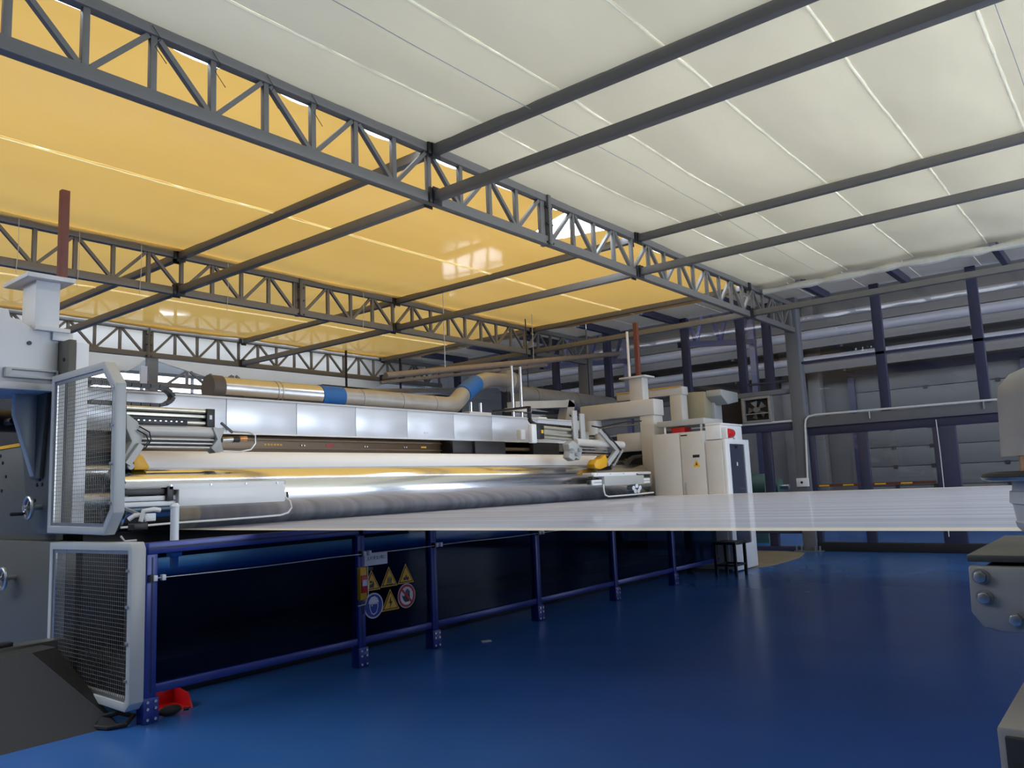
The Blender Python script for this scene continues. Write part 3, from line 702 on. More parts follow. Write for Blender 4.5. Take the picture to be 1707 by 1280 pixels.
MB().box(4.71, 4.80, 5.52, 5.55, 0.82, 0.845).build('mount_arm', black, sw)

# ------------------------------------------------------------------ signs on the fence
SY = FY-0.0065
def flat(m, poly, k): return m.prism(poly, 1, SY-0.0022*(k+1), SY-0.0022*k)
def tri(cx, cz, s): return [(cx-s*0.577*1.0, cz-s*0.36), (cx+s*0.577, cz-s*0.36), (cx, cz+s*0.64)]
def warn(cx, cz, s, sym, label):
    t = thing('warning_sign', label, 'sign', (cx, SY, cz-s*0.36), 'warning triangles on the fence panel')
    flat(MB(), tri(cx, cz, s*1.16), 0).build('border', sign_y, t); flat(MB(), tri(cx, cz, s), 1).build('rim', sign_k, t); flat(MB(), tri(cx, cz, s*0.84), 2).build('face', sign_y, t)
    m = MB()
    if sym == 'bolt':
        flat(m, [(cx+0.004,cz+0.055),(cx-0.022,cz-0.004),(cx-0.004,cz-0.004),(cx-0.014,cz-0.05),(cx+0.022,cz+0.012),(cx+0.004,cz+0.012)], 3)
    elif sym == 'roll':
        flat(m, circ(cx-0.018, cz-0.022, 0.016, 14), 3); flat(m, circ(cx+0.018, cz-0.022, 0.016, 14), 3); flat(m, [(cx-0.008,cz+0.01),(cx+0.008,cz+0.01),(cx+0.003,cz-0.03),(cx-0.003,cz-0.03)], 3)
    elif sym == 'hot':
        for q in (-0.028, -0.009, 0.010): flat(m, [(cx+q,cz-0.035),(cx+q+0.01,cz-0.035),(cx+q+0.018,cz),(cx+q+0.01,cz+0.03),(cx+q+0.006,cz)], 3)
        flat(m, [(cx-0.04,cz-0.048),(cx+0.04,cz-0.048),(cx+0.04,cz-0.041),(cx-0.04,cz-0.041)], 3)
    else:
        flat(m, [(cx-0.03,cz-0.04),(cx+0.02,cz-0.04),(cx+0.026,cz-0.01),(cx+0.012,cz+0.026),(cx+0.004,cz-0.006),(cx-0.02,cz-0.012)], 3); flat(m, circ(cx-0.012, cz+0.012, 0.012, 12), 3)
    m.build('symbol', sign_k, t)
warn(4.83, 0.70, 0.155, 'crush', 'yellow hand crushing warning triangle, first of the upper row on the fence panel')
warn(5.04, 0.71, 0.155, 'hot', 'yellow hot surface warning triangle in the middle of the upper row')
warn(5.25, 0.715, 0.155, 'roll', 'yellow roller entanglement warning triangle, last of the upper row')
warn(5.05, 0.50, 0.165, 'bolt', 'yellow electric bolt warning triangle between the two round signs')
t = thing('helmet_sign', 'round blue sign of a head wearing a helmet on the fence panel', 'sign', (4.85, SY, 0.38))
cx, cz = 4.85, 0.50
flat(MB(), circ(cx, cz, 0.112), 0).build('rim', sign_w, t); flat(MB(), circ(cx, cz, 0.100), 1).build('face', sign_b, t)
m = MB(); flat(m, [(cx-0.062+0.004*0,cz+0.022),(cx-0.055,cz+0.05),(cx-0.03,cz+0.076),(cx+0.01,cz+0.083),(cx+0.04,cz+0.066),(cx+0.056,cz+0.036),(cx+0.058,cz+0.024),(cx+0.0,cz+0.02)], 2)
m.build('helmet', sign_w, t)
m = MB(); o_ = [(cx-0.052,cz+0.018),(cx-0.05,cz-0.02),(cx-0.03,cz-0.065),(cx,cz-0.08),(cx+0.034,cz-0.062),(cx+0.05,cz-0.015),(cx+0.05,cz+0.018)]
i_ = [(cx+(x-cx)*0.86, cz-0.02+(z-cz+0.02)*0.86) for x, z in o_]
m.ring(o_, i_, 1, SY-0.0066, SY-0.0044); flat(m, circ(cx-0.022, cz+0.003, 0.006, 8), 2); m.build('head_outline', sign_w, t)
t = thing('no_touch_sign', 'round white sign with red ring and barred black hand', 'sign', (5.255, SY, 0.42))
cx, cz = 5.255, 0.535
flat(MB(), circ(cx, cz, 0.112), 0).build('rim', sign_w, t)
MB().ring(circ(cx, cz, 0.105), circ(cx, cz, 0.083), 1, SY-0.0044, SY-0.0022).build('red_ring', sign_r, t)
m = MB(); flat(m, [(cx-0.02,cz-0.055),(cx+0.03,cz-0.055),(cx+0.042,cz-0.02),(cx+0.038,cz+0.012),(cx-0.014,cz+0.012),(cx-0.04,cz-0.005),(cx-0.05,cz+0.01),(cx-0.058,cz+0.002),(cx-0.04,cz-0.035)], 1)
for q, h in ((-0.012, 0.052), (0.002, 0.062), (0.016, 0.058), (0.029, 0.044)): flat(m, [(cx+q,cz+0.008),(cx+q+0.010,cz+0.008),(cx+q+0.011,cz+h),(cx+q+0.001,cz+h)], 1)
m.build('hand', sign_k, t)
m = MB(); d = 0.0075
flat(m, [(cx-0.064-d,cz+0.064-d),(cx-0.064+d,cz+0.064+d),(cx+0.064+d,cz-0.064+d),(cx+0.064-d,cz-0.064-d)], 2); m.build('red_bar', sign_r, t)
t = thing('name_plate', 'white rectangular plate with dark characters on the fence panel', 'sign', (4.885, SY, 0.85))
flat(MB(), [(4.745,0.855),(5.025,0.855),(5.025,0.962),(4.745,0.962)], 0).build('plate', sign_w, t)
def text(body, loc, rot, size, mat, parent, name='lettering', align='CENTER'):
    cu = bpy.data.curves.new(name, 'FONT'); cu.body = body; cu.size = size; cu.align_x = align; cu.align_y = 'CENTER'; cu.extrude = 0.0006
    tmp = bpy.data.objects.new('tmp', cu); COL.objects.link(tmp)
    bpy.context.view_layer.update()
    me = bpy.data.meshes.new_from_object(tmp.evaluated_get(bpy.context.evaluated_depsgraph_get())); bpy.data.objects.remove(tmp)
    me.materials.clear(); me.materials.append(mat); me.name = name
    ob = bpy.data.objects.new(name, me); COL.objects.link(ob); ob.parent = parent; ob.location = Vector(loc)-ORG[parent]; ob.rotation_euler = rot
    return ob
text('上片夹五1帮口', (4.895, SY-0.003, 0.918), (R(90), 0, 0), 0.036, sign_k, t)

# ------------------------------------------------------------------ things around the fence
t = thing('white_standpipe', 'white capped standpipe rising behind the near end of the blue fence', 'pipe', (3.02, 5.665, 1.02))
MB().cyl((3.02,5.665,1.02),(3.02,5.665,1.465),0.030,20).build('pipe', white, t); MB().cyl((3.02,5.665,1.465),(3.02,5.665,1.49),0.036,20,0.02).build('cap', white, t)
MB().box(2.98,3.06,5.63,5.70,1.10,1.14).build('clamp', zinc, t)
t = thing('air_tube', 'thin pale air tube running under the near edge device to its end', 'tube', (3.0, 6.4, 1.32))
MB().tube([(2.95,6.36,1.315),(3.4,6.36,1.325),(4.2,6.36,1.33),(4.42,6.36,1.335),(4.5,6.36,1.355),(4.54,6.36,1.40),(4.53,6.37,1.46),(4.5,6.40,1.5)], 0.009, 8).build('tube', pipe_w, t)
t = thing('hose_valve', 'cluster of pale hose elbows and valve beside the white standpipe', 'valve', (2.95, 6.0, 1.3))
MB().tube([(2.86,6.05,1.38),(2.90,6.03,1.41),(2.96,6.02,1.41),(2.98,6.02,1.36)], 0.018, 8).build('elbow', pipe_w, t)
MB().tube([(2.93,6.0,1.36),(2.95,6.0,1.44),(3.03,6.0,1.45),(3.08,6.0,1.44)], 0.018, 8).build('elbow', pipe_w, t)
MB().box(2.87,2.98,5.98,6.08,1.30,1.35).build('valve_body', black, t, 0.006); MB().box(2.98,3.06,6.02,6.08,1.36,1.42).build('fitting', white, t, 0.006)
MB().bar((2.98,6.05,1.40),(2.99,6.42,1.47),0.02,0.02).build('support_arm', zinc, t)
MB().tube([(2.83,6.1,1.26),(2.86,6.1,1.22),(2.95,6.1,1.22)], 0.008, 6).build('hose', pipe_w, t)
t = thing('red_tray', 'red sheet metal tray on the floor under the blue fence', 'tray', (3.05, 5.85, 0))
MB().prism([(2.90,0.0),(3.16,0.0),(3.20,0.05),(3.20,0.10),(3.17,0.135),(2.90,0.135)], 1, 5.92, 5.95).build('back', redm, t, 0.004)
MB().prism([(5.66,0.0),(5.95,0.0),(5.95,0.135),(5.72,0.10)], 0, 3.165, 3.18).build('side', redm, t, 0.003); MB().box(2.90,3.18,5.68,5.95,0.0,0.012).build('bottom', redm, t)
tag(MB().sphere((2.98,5.62,0.035), 0.05, 10, (1.7,0.9,0.7)).cyl((3.06,5.58,0.03),(3.09,5.56,0.03),0.012,8).build('rubber_foot_block', rubber), 'small black rubber block lying in front of the red tray', 'block')
tag(MB().tube([(2.52,5.75,0.02),(2.58,5.80,0.06),(2.68,5.74,0.075),(2.74,5.66,0.05),(2.66,5.60,0.02),(2.56,5.64,0.018),(2.52,5.74,0.02)], 0.018, 8).build('rubber_hose', rubber), 'black coiled hose end on the floor below the lower mesh guard', 'hose')
tag(MB().prism([(6.0,5.31),(6.09,5.27),(6.14,5.33),(6.05,5.38)], 2, 0.001, 0.006).build('paper_scrap', sign_w), 'small white paper scrap lying on the blue floor', 'paper')
rp = thing('rubber_ramp', 'charcoal rubber covered ramp on the floor at the foot of the near frame', 'ramp', (1.8, 6.0, 0))
MB().add([(0.2,5.72,0.0),(2.66,5.70,0.0),(2.32,6.30,0.485),(0.2,6.30,0.485),(0.2,6.30,0.0),(2.32,6.30,0.0)], [(0,1,2,3),(0,3,4),(1,5,2),(3,2,5,4)]).build('sloped_mat', ramp_m, rp)
MB().add([(2.66,5.70,0.0),(2.66,5.80,0.0),(2.52,6.40,0.48),(2.32,6.30,0.485)], [(0,1,2,3)]).build('side_flap', rubber, rp)
MB().add([(0.2,6.30,0.485),(2.32,6.30,0.485),(2.52,6.40,0.48),(2.50,6.62,0.48),(0.2,6.62,0.48)], [(0,1,2,3,4)]).build('top_landing', rubber, rp)
MB().box(0.2, 2.68, 6.62, 6.78, 0.0, 0.50).build('step_box', grey, rp, 0.01)
MB().box(2.16, 2.32, 6.64, 6.72, 0.50, 0.53).build('black_pad', black, rp, 0.005)

# ------------------------------------------------------------------ edge devices (slides over and before the roll)
def xslide(lab, X, sgn):
    """upper actuator; X(t) places lengths from the frame outward; built twice, mirrored along the hall"""
    t = thing('edge_actuator', lab, 'actuator', (X(0), 6.9, 1.8), 'upper edge actuators')
    for z, r, y in ((2.325, 0.022, 6.86), (2.215, 0.02, 6.86)): MB().cyl((X(0), y, z), (X(0.92), y, z), r, 14).build('guide_tube', alu, t)
    MB().box(min(X(0), X(0.9)), max(X(0), X(0.9)), 6.89, 6.92, 2.19, 2.33).build('rear_rail', black, t)
    MB().box(min(X(0), X(0.9)), max(X(0), X(0.9)), 6.84, 6.88, 2.262, 2.29).build('mid_rail', alu, t, 0.003)
    MB().box(min(X(0.90), X(1.0)), max(X(0.90), X(1.0)), 6.82, 6.93, 2.18, 2.35).build('end_block', black, t, 0.006)
    MB().box(min(X(0.93), X(0.96)), max(X(0.93), X(0.96)), 6.815, 6.822, 2.25, 2.29).build('valve_tag', sign_w, t)
    a, b = X(0.07), X(0.66)
    MB().box(min(a,b), max(a,b), 6.81, 6.835, 2.185, 2.235).build('perforated_strip', black, t, 0.003)
    for k in range(9): MB().box(X(0.11+0.06*k)-0.008, X(0.11+0.06*k)+0.008, 6.806, 6.811, 2.212, 2.222).build('slot_hole', zinc, t)
    MB().cyl((X(0.10), 6.85, 2.13), (X(1.02), 6.85, 2.13), 0.052, 20).build('cylinder_tube', beige, t)
    for z in (2.055, 2.02, 1.985): MB().cyl((X(0.12), 6.82, z), (X(0.98), 6.82, z), 0.012, 10).build('guide_rod', zinc, t)
    MB().box(min(X(0.12), X(0.98)), max(X(0.12), X(0.98)), 6.84, 6.87, 1.98, 2.07).build('rod_backing', dark, t)
    bx = X(1.02)
    MB().prism([(bx-0.06,2.17),(bx+0.07,2.17),(bx+0.02,2.06),(bx+0.05,1.95),(bx-0.03,1.935),(bx-0.075,1.98),(bx-0.01,2.06)], 1, 6.78, 6.90).build('end_bracket', guardm, t, 0.005)
    MB().cyl((X(1.1), 6.84, 2.06), (X(1.24), 6.84, 2.07), 0.024, 12).build('nozzle', zinc, t)
    MB().cyl((X(1.24), 6.84, 2.07), (X(1.32), 6.84, 2.07), 0.030, 12).build('collar', black, t)
    MB().cyl((X(1.32), 6.84, 2.075), (X(1.42), 6.84, 2.08), 0.026, 12).build('tip', copper, t)
    MB().tube([(X(1.08),6.80,2.17),(X(1.2),6.79,2.14),(X(1.42),6.79,2.135),(X(1.5),6.79,2.11),(X(1.5),6.79,2.03),(X(1.44),6.79,1.97),(X(1.3),6.79,1.95),(X(1.06),6.79,1.955)], 0.008, 8).build('guard_loop', zinc, t)
    MB().bar((X(1.06),6.8,2.22),(X(1.2),6.79,2.13), 0.02, 0.02).build('cable_stub', black, t)
    c0 = X(0.06)
    MB().prism([(X(-0.02),2.27),(X(0.1),2.2),(X(0.16),2.08),(X(0.12),1.97),(X(0.02),1.86),(X(-0.05),1.88),(X(0.04),2.03),(X(-0.02),2.14)], 1, 6.80, 6.90).build('swing_bracket', guardm, t, 0.005)
    MB().bar((X(0.12),6.78,2.0),(X(-0.02),6.78,1.83), 0.05, 0.05).build('link_arm', guardm, t)
    MB().tube([(X(0.1),6.78,2.16),(X(0.2),6.76,2.11),(X(0.22),6.76,2.04),(X(0.16),6.76,1.97),(X(0.12),6.78,1.98)], 0.006, 6).build('hose', black, t)
    MB().tube([(X(0.08),6.78,2.13),(X(0.17),6.76,2.08),(X(0.19),6.76,2.03),(X(0.13),6.77,1.96)], 0.006, 6).build('hose', black, t)
    MB().prism([(X(0.10),1.92),(X(0.15),1.90),(X(0.22),1.81),(X(0.20),1.785),(X(0.06),1.785),(X(0.05),1.87)], 1, 6.78, 6.90).build('yellow_shoe', yellow, t, 0.005)
    MB().box(min(X(-0.05), X(0.06)), max(X(-0.05), X(0.06)), 6.80, 6.90, 1.79, 1.88).build('black_holder', black, t, 0.006)
    MB().cyl((X(0.02), 6.77, 1.815), (X(0.02), 6.81, 1.815), 0.028, 14).build('roller_tip', guardm, t)
    return t
xslide('near edge actuator with tubes and rods above the mirror roll by the mesh guard', lambda t: 3.20 + 0.82*t, 1)
def lower_slide(lab, x0, x1, y, z, cov):
    """slide unit hung before the roll: top plate, cover, rails, end fitting"""
    L_ = x1-x0; s = 1 if L_ > 0 else -1; f = lambda u: x0+L_*u
    def bx(m, u0, u1, *a): return m.box(min(f(u0), f(u1)), max(f(u0), f(u1)), *a)
    t = thing('edge_slide', lab, 'slide unit', (x0, y, z-0.2), 'lower edge slides')
    bx(MB(), 0, 1.0, y-0.05, y+0.12, z-0.03, z+0.01).build('top_plate', beige, t, 0.004)
    bx(MB(), 0.26 if cov else 0.1, 0.98, y-0.06, y-0.045, z-0.05, z+0.0).build('top_lip', white, t, 0.003)
    bx(MB(), cov, cov+0.67, y-0.075, y+0.03, z-0.19, z-0.045).build('cover', white if s > 0 else guardm, t, 0.006)
    bx(MB(), 0.0, 0.30, y-0.03, y+0.05, z-0.085, z-0.035).build('cable_track', black, t, 0.004)
    for q in (0.115, 0.16): bx(MB(), 0.0, 0.97, y-0.025, y+0.02, z-q-0.02, z-q+0.02).build('rail', white, t, 0.006)
    bx(MB(), 0.25, 0.285, y-0.06, y+0.05, z-0.14, z-0.02).build('end_stop', black, t, 0.004)
    bx(MB(), 0.94, 0.985, y-0.04, y+0.04, z-0.09, z-0.045).build('ribbed_block', dark, t, 0.003)
    bx(MB(), 0.975, 1.0, y-0.05, y+0.04, z-0.175, z-0.10).build('white_fitting', white, t, 0.004)
    bx(MB(), 1.0, 1.025, y-0.03, y+0.02, z-0.16, z-0.10).build('plug', black, t, 0.003)
    sc = bolt_mesh('screw', zinc, 0.008, 0.012, 1)
    for u in (0.27, 0.5, 0.72, 0.93): place('screw', sc, (f(u), y-0.062, z-0.015), t)
    return t
lower_slide('near white covered edge slide hung in front of the mirror roll', 2.95, 4.51, 6.45, 1.65, 0.31)
lower_slide('far grey covered edge slide beside the beige cabinet', 11.62, 9.85, 6.5, 1.655, 0.16)
t = thing('air_tube', 'white bent air tube below the far edge slide', 'tube', (10.0, 6.45, 1.3))
MB().tube([(10.12,6.43,1.49),(10.12,6.43,1.40),(10.15,6.43,1.33),(10.24,6.43,1.302),(11.0,6.43,1.308),(11.62,6.43,1.32)], 0.012, 8).build('tube', pipe_w, t)
t = thing('hose_valve', 'small chrome valve cluster under the far edge slide', 'valve', (11.0, 6.45, 1.35))
for k, (x, z) in enumerate(((10.95,1.41),(11.05,1.44),(11.15,1.41),(11.0,1.36),(11.1,1.36))): MB().cyl((x,6.40,z),(x+0.03,6.52,z+0.01),0.035,12).build('fitting', zinc, t)
# far upper actuator
t = thing('edge_actuator', 'far edge actuator with twin cylinders and clear hose clamp near the beige frame', 'actuator', (9.7, 6.8, 1.85), 'upper edge actuators')
MB().box(8.70, 8.80, 6.84, 6.92, 2.16, 2.30).build('rear_block', beige, t, 0.006)
MB().box(8.86, 8.98, 6.77, 6.84, 2.11, 2.38).build('end_plate', white, t, 0.012)
MB().box(8.98, 9.14, 6.76, 6.84, 2.17, 2.37).build('end_block', black, t, 0.005)
for z in (2.345, 2.255, 2.20): MB().cyl((9.1,6.80,z),(10.2,6.80,z-0.03),0.024,14).build('guide_tube', alu, t)
MB().bar((9.2,6.84,2.28),(10.4,6.84,2.245), 0.03, 0.13).build('rail', alu, t)
MB().box(9.06, 9.11, 6.752, 6.76, 2.25, 2.3).build('yellow_tag', sign_y, t)
MB().box(9.86, 9.98, 6.74, 6.77, 2.17, 2.62).box(10.06, 10.18, 6.74, 6.77, 2.15, 2.58).build('slide_plate', guardm, t, 0.006)
MB().bar((9.86,6.8,2.55),(9.99,6.76,2.48), 0.02, 0.02).build('link', black, t)
MB().cyl((9.88,6.74,2.135),(11.25,6.74,2.115),0.058,20).build('cylinder_tube', beige, t)
for z in (2.045, 2.0, 1.95): MB().cyl((9.95,6.72,z),(10.75,6.72,z-0.01),0.014,10).build('guide_rod', zinc, t)
MB().prism([(9.62,2.10),(9.76,2.16),(9.9,2.08),(9.98,2.0),(9.9,1.86),(9.8,1.9),(9.74,1.85),(9.62,1.9),(9.66,2.0)], 1, 6.68, 6.80).build('clamp_head', guardm, t, 0.012)
for x, z in ((9.68,2.0),(9.8,1.95),(9.88,2.02)): MB().cyl((x,6.64,z),(x,6.70,z),0.035,12).build('clamp_knob', zinc, t)
MB().bar((10.45,6.66,2.32),(10.95,6.66,2.0), 0.04, 0.06).build('swing_arm', guardm, t)
MB().bar((10.5,6.62,2.34),(11.0,6.62,2.02), 0.02, 0.02).build('hose', black, t)
MB().bar((10.95,6.66,2.02),(10.62,6.66,1.80), 0.05, 0.08).build('link_arm', guardm, t)
MB().bar((11.05,6.62,2.02),(10.75,6.62,1.78), 0.025, 0.03).build('link_rod', zinc, t)
MB().prism([(10.22,1.80),(10.30,1.87),(10.42,1.88),(10.56,1.95),(10.62,1.86),(10.58,1.76),(10.40,1.72),(10.25,1.74)], 1, 6.64, 6.78).build('yellow_shoe', yellow, t, 0.008)
MB().bar((10.7,6.8,1.97),(11.15,6.85,1.86), 0.14, 0.10).build('black_holder', black, t)
MB().tube([(10.4,6.76,2.4),(10.6,6.74,2.38),(11.0,6.78,2.44),(11.6,6.85,2.52),(12.2,6.9,2.56)], 0.012, 8).build('black_cable', black, t)

# ------------------------------------------------------------------ far end frame
ff = thing('machine_stand', 'beige far end frame with overhanging arm behind the control cabinet', 'machine', (12.55, 7.2, 0))
MB().box(12.38, 12.75, 6.73, 8.30, 2.665, 2.955).build('arm', beige, ff, 0.02)
MB().box(12.40, 12.74, 6.76, 7.04, 0, 2.665).build('column', beige, ff, 0.012)
MB().box(12.46, 12.68, 6.98, 7.25, 2.955, 3.37).build('neck_column', beige, ff, 0.008)
MB().box(12.40, 12.76, 6.88, 7.42, 3.37, 3.40).build('neck_flange', light, ff, 0.004)
MB().cyl((12.5,8.1,2.40),(12.5,8.1,2.665),0.16,24).build('motor_neck', light, ff)
MB().cyl((12.5,7.95,2.1),(12.5,7.95,2.42),0.12,20).build('motor', light, ff)
MB().box(12.42, 12.6, 7.04, 7.55, 2.05, 2.38).build('bearing_housing', beige, ff, 0.015)
MB().box(12.62, 12.72, 7.04, 8.6, 0, 2.05).build('rear_plate', dark, ff)
MB().cyl((12.46,7.1,2.53),(12.46,8.0,2.52),0.014,10).build('rod', zinc, ff)
for k in range(4): MB().tube([(12.3-0.1*k,7.0+0.1*k,1.95-0.03*k),(12.0-0.1*k,7.0,1.93-0.03*k),(11.7,6.95,1.80),(11.5+0.1*k,6.9,1.70)], 0.03, 8).build('black_hose', black, ff)
tag(MB().box(12.53, 12.60, 7.06, 7.14, 3.40, 4.40).build('steel_post', rust, None, 0.004), 'red brown post standing on the far beige neck flange', 'post')
tag(MB().cyl((12.5,7.25,3.40),(12.5,7.25,4.25),0.025,12).build('white_pipe', pipe_w), 'white vertical pipe beside the far red brown post', 'pipe')
t = thing('machine_stand', 'second beige gantry frame behind the far end frame', 'machine', (13.9, 7.4, 0))
MB().box(13.9, 14.15, 6.92, 8.4, 3.15, 3.31).build('arm', beige, t, 0.01)
MB().box(13.9, 14.15, 6.95, 7.2, 0, 3.15).build('column', beige, t, 0.01)
MB().box(13.88, 13.9, 6.95, 8.4, 3.30, 3.32).build('yellow_edge', yellow, t)
t = thing('machine_stand', 'small beige bracket frame behind the white sheet housing', 'machine', (12.6, 9.0, 2.4))
MB().bar((11.2,9.0,2.98),(13.1,9.0,3.12), 0.2, 0.14).build('arm', beige, t); MB().bar((13.02,9.0,3.15),(12.8,9.0,2.6), 0.2, 0.22).build('column', beige, t); MB().box(12.7,12.9,8.9,9.1,0,2.6).build('post', beige, t)
t = thing('slide_bed', 'long tan tray with white end behind the white sheet housing', 'tray', (10.3, 8.3, 2.5))
MB().box(9.2, 10.85, 8.15, 8.5, 2.5, 2.66).build('tray', M('tan_enamel', (206, 176, 132), 0.45, 0, 0.05, 4), t, 0.008); MB().box(10.85, 11.1, 8.13, 8.5, 2.5, 2.69).build('end_box', white, t, 0.015)

# ------------------------------------------------------------------ control cabinet
cb = thing('control_cabinet', 'tall beige control cabinet at the far end of the fence', 'cabinet', (12.7, 6.0, 0))
MB().box(12.20, 13.16, 5.72, 6.70, 0.05, 2.30).build('body', beige, cb, 0.006)
MB().box(12.2, 13.16, 5.42, 5.72, 0.05, 2.13).build('side_bay', beige, cb, 0.006)
for a, b in ((5.735, 6.165), (6.175, 6.69)):
    d = MB().box(12.175, 12.20, a, b, 0.1, 2.285).build('door', beige, cb, 0.005)
    if a < 6: 
        MB().box(12.165, 12.176, 6.10, 6.135, 1.25, 1.46).build('lock_handle', zinc, d, 0.003)
        MB().box(12.168, 12.176, 5.83, 5.95, 1.865, 1.91).build('label_plate', sign_k, d)
        MB().prism([(5.825,1.71),(5.955,1.71),(5.89,1.825)], 0, 12.170, 12.176).build('warning_triangle', sign_y, d)
        MB().prism([(5.876,1.735),(5.904,1.735),(5.894,1.785),(5.886,1.785)], 0, 12.167, 12.170).build('symbol', sign_k, d)
        MB().box(12.170, 12.176, 6.03, 6.15, 2.235, 2.255).build('maker_strip', sign_k, d)
MB().box(12.178, 12.20, 5.44, 5.71, 0.1, 2.11).build('side_door', beige, cb, 0.004)
fr = MB().ring([(12.2,0.02),(13.16,0.02),(13.16,2.14),(12.2,2.14)], [(12.36,0.42),(12.98,0.42),(12.98,2.06),(12.36,2.06)], 1, 5.37, 5.42).build('window_frame', white, cb, 0.008)
MB().box(12.36, 12.98, 5.395, 5.40, 0.42, 2.06).build('window_pane', glass_c, cb, smooth=False)
MB().box(12.36, 12.98, 5.41, 5.415, 0.42, 2.06).build('window_backing', M('cabinet_inside', (96, 100, 120), 0.5, 0, 0.1, 2), cb)
MB().box(12.62, 12.70, 5.38, 5.396, 1.99, 2.03).build('latch', black, cb)
MB().box(12.64, 12.67, 5.385, 5.396, 1.70, 1.76).build('knob', sign_w, cb)
t = thing('top_box', 'white sheet metal box on top of the control cabinet', 'box', (12.8, 5.6, 2.30))
MB().box(12.22, 13.1, 5.45, 5.72, 2.14, 2.38).build('body', white, t, 0.015); MB().box(12.22, 13.1, 5.44, 5.72, 2.38, 2.41).build('lid', white, t, 0.006)
t = thing('alarm_beacon', 'red alarm beacon on the corner of the control cabinet', 'beacon', (12.4, 5.42, 2.14))
MB().cyl((12.30,5.42,2.24),(12.58,5.42,2.24),0.085,20,0.075).build('lens', redm, t, 0.01); MB().box(12.24, 12.30, 5.36, 5.48, 2.15, 2.33).build('base', white, t, 0.006)
MB().sphere((12.72,5.42,2.165),0.03,8).build('sensor', white, t)
t = thing('cabinet_platform', 'grey platform tray above the cabinet doors', 'platform', (12.7, 6.3, 2.36))
MB().box(12.25, 13.0, 5.75, 6.62, 2.42, 2.52).build('tray', guardm, t, 0.006)
for y in (5.82, 6.5):
    MB().cyl((12.3,y,2.30),(12.3,y,2.42),0.02,10).build('leg', white, t); MB().cyl((12.95,y,2.30),(12.95,y,2.42),0.02,10).build('leg', white, t)
MB().box(12.34, 12.6, 6.15, 6.4, 2.30, 2.40).build('red_box', redm, t, 0.006)
bn = thing('step_stool', 'black tube step stool in front of the control cabinet', 'stool', (11.92, 5.31, 0))
MB().box(11.70, 12.14, 5.12, 5.50, 0.48, 0.52).build('seat', black, bn, 0.006)
for x in (11.73, 12.11):
    for y in (5.15, 5.47): MB().box(x-0.02, x+0.02, y-0.02, y+0.02, 0, 0.48).build('leg', black, bn)
MB().box(11.72,11.74,5.15,5.47,0.15,0.18).box(12.10,12.12,5.15,5.47,0.15,0.18).box(11.73,12.11,5.14,5.16,0.15,0.18).box(11.73,12.11,5.46,5.48,0.15,0.18).build('stretcher', black, bn)

# ------------------------------------------------------------------ things by the glass wall
t = thing('extraction_hood', 'beige extraction chute with grey hood beyond the control cabinet', 'hood', (14.5, 6.9, 2.4))
MB().prism([(6.66,3.2),(7.1,3.22),(7.24,3.08),(7.24,2.7),(7.15,2.6),(6.75,2.6),(6.66,2.74)], 0, 14.3, 14.6).build('chute', M('khaki_sheet', (168, 160, 134), 0.5, 0, 0.05, 3), t, 0.01)
MB().box(14.6, 14.95, 6.60, 7.1, 2.6, 3.22).build('rear_box', guardm, t, 0.01)
MB().prism([(14.4,3.22),(15.2,3.2),(15.2,3.02),(14.7,2.94),(14.4,3.1)], 1, 6.35, 6.66).build('hood', guardm, t, 0.008)
MB().box(14.25, 14.95, 6.6, 7.6, 2.48, 2.6).build('base_tray', guardm, t, 0.006); MB().box(14.5, 14.7, 6.9, 7.1, 0, 2.48).build('stand', guardm, t)
t = thing('exhaust_fan', 'square framed exhaust fan fixed in the glass wall', 'fan', (16.05, 6.28, 2.62))
MB().ring([(6.0,3.16),(6.62,3.16),(6.62,2.62),(6.0,2.62)], [(6.05,3.11),(6.57,3.11),(6.57,2.67),(6.05,2.67)], 0, 15.98, 16.12).build('frame', fgrey, t, 0.006)
MB().box(16.10, 16.11, 6.05, 6.57, 2.67, 3.11).build('back', dark, t)
for k in range(5):
    a = 2*PI*k/5; c_, s_ = math.cos(a), math.sin(a); q = 0.35
    MB().add([(16.04,6.31+0.04*c_,2.89+0.04*s_),(16.02,6.31+0.2*math.cos(a-q),2.89+0.2*math.sin(a-q)),(16.08,6.31+0.2*math.cos(a+q),2.89+0.2*math.sin(a+q))], [(0,1,2)]).build('blade', steel, t, recalc=False)
MB().cyl((15.98,6.31,2.89),(16.08,6.31,2.89),0.06,14).build('hub', steel, t)
MB().box(15.985,16.0,6.05,6.57,2.80,2.82).build('cross_bar', fgrey, t)
t = thing('conduit', 'white bent conduit along the rail and down the column of the glass wall', 'conduit', (16.0, 4, 1.4))
MB().tube([(16.0,-3,2.66),(16.0,2.0,2.665),(16.0,5.10,2.68),(16.0,5.25,2.66),(16.0,5.31,2.60),(16.0,5.33,2.5),(16.0,5.38,1.42)], 0.020, 8).build('pipe', pipe_w, t)
for y in (4.1, 2.2, 0.4): MB().box(16.0,16.04,y-0.012,y+0.012,2.52,2.68).build('clip', zinc, t)
t = thing('socket_box', 'white socket box at the foot of the conduit on the column', 'socket', (16.0, 5.48, 1.28))
MB().box(15.98, 16.03, 5.36, 5.60, 1.27, 1.44).build('box', white, t, 0.006); MB().cyl((15.972,5.49,1.355),(15.98,5.49,1.355),0.025,12).build('outlet', black, t)
tag(MB().tube([(16.02,2.98,2.4),(16.02,2.97,1.8),(16.02,2.98,0.3)], 0.008, 6).build('cable', pipe_w), 'thin white cable hanging down the double door post', 'cable')
tag(MB().cyl((16.02,5.6,2.60),(16.02,16,2.60),0.022,10).build('conduit', pipe_w), 'long white straight conduit on the rail under the exhaust fan', 'conduit')
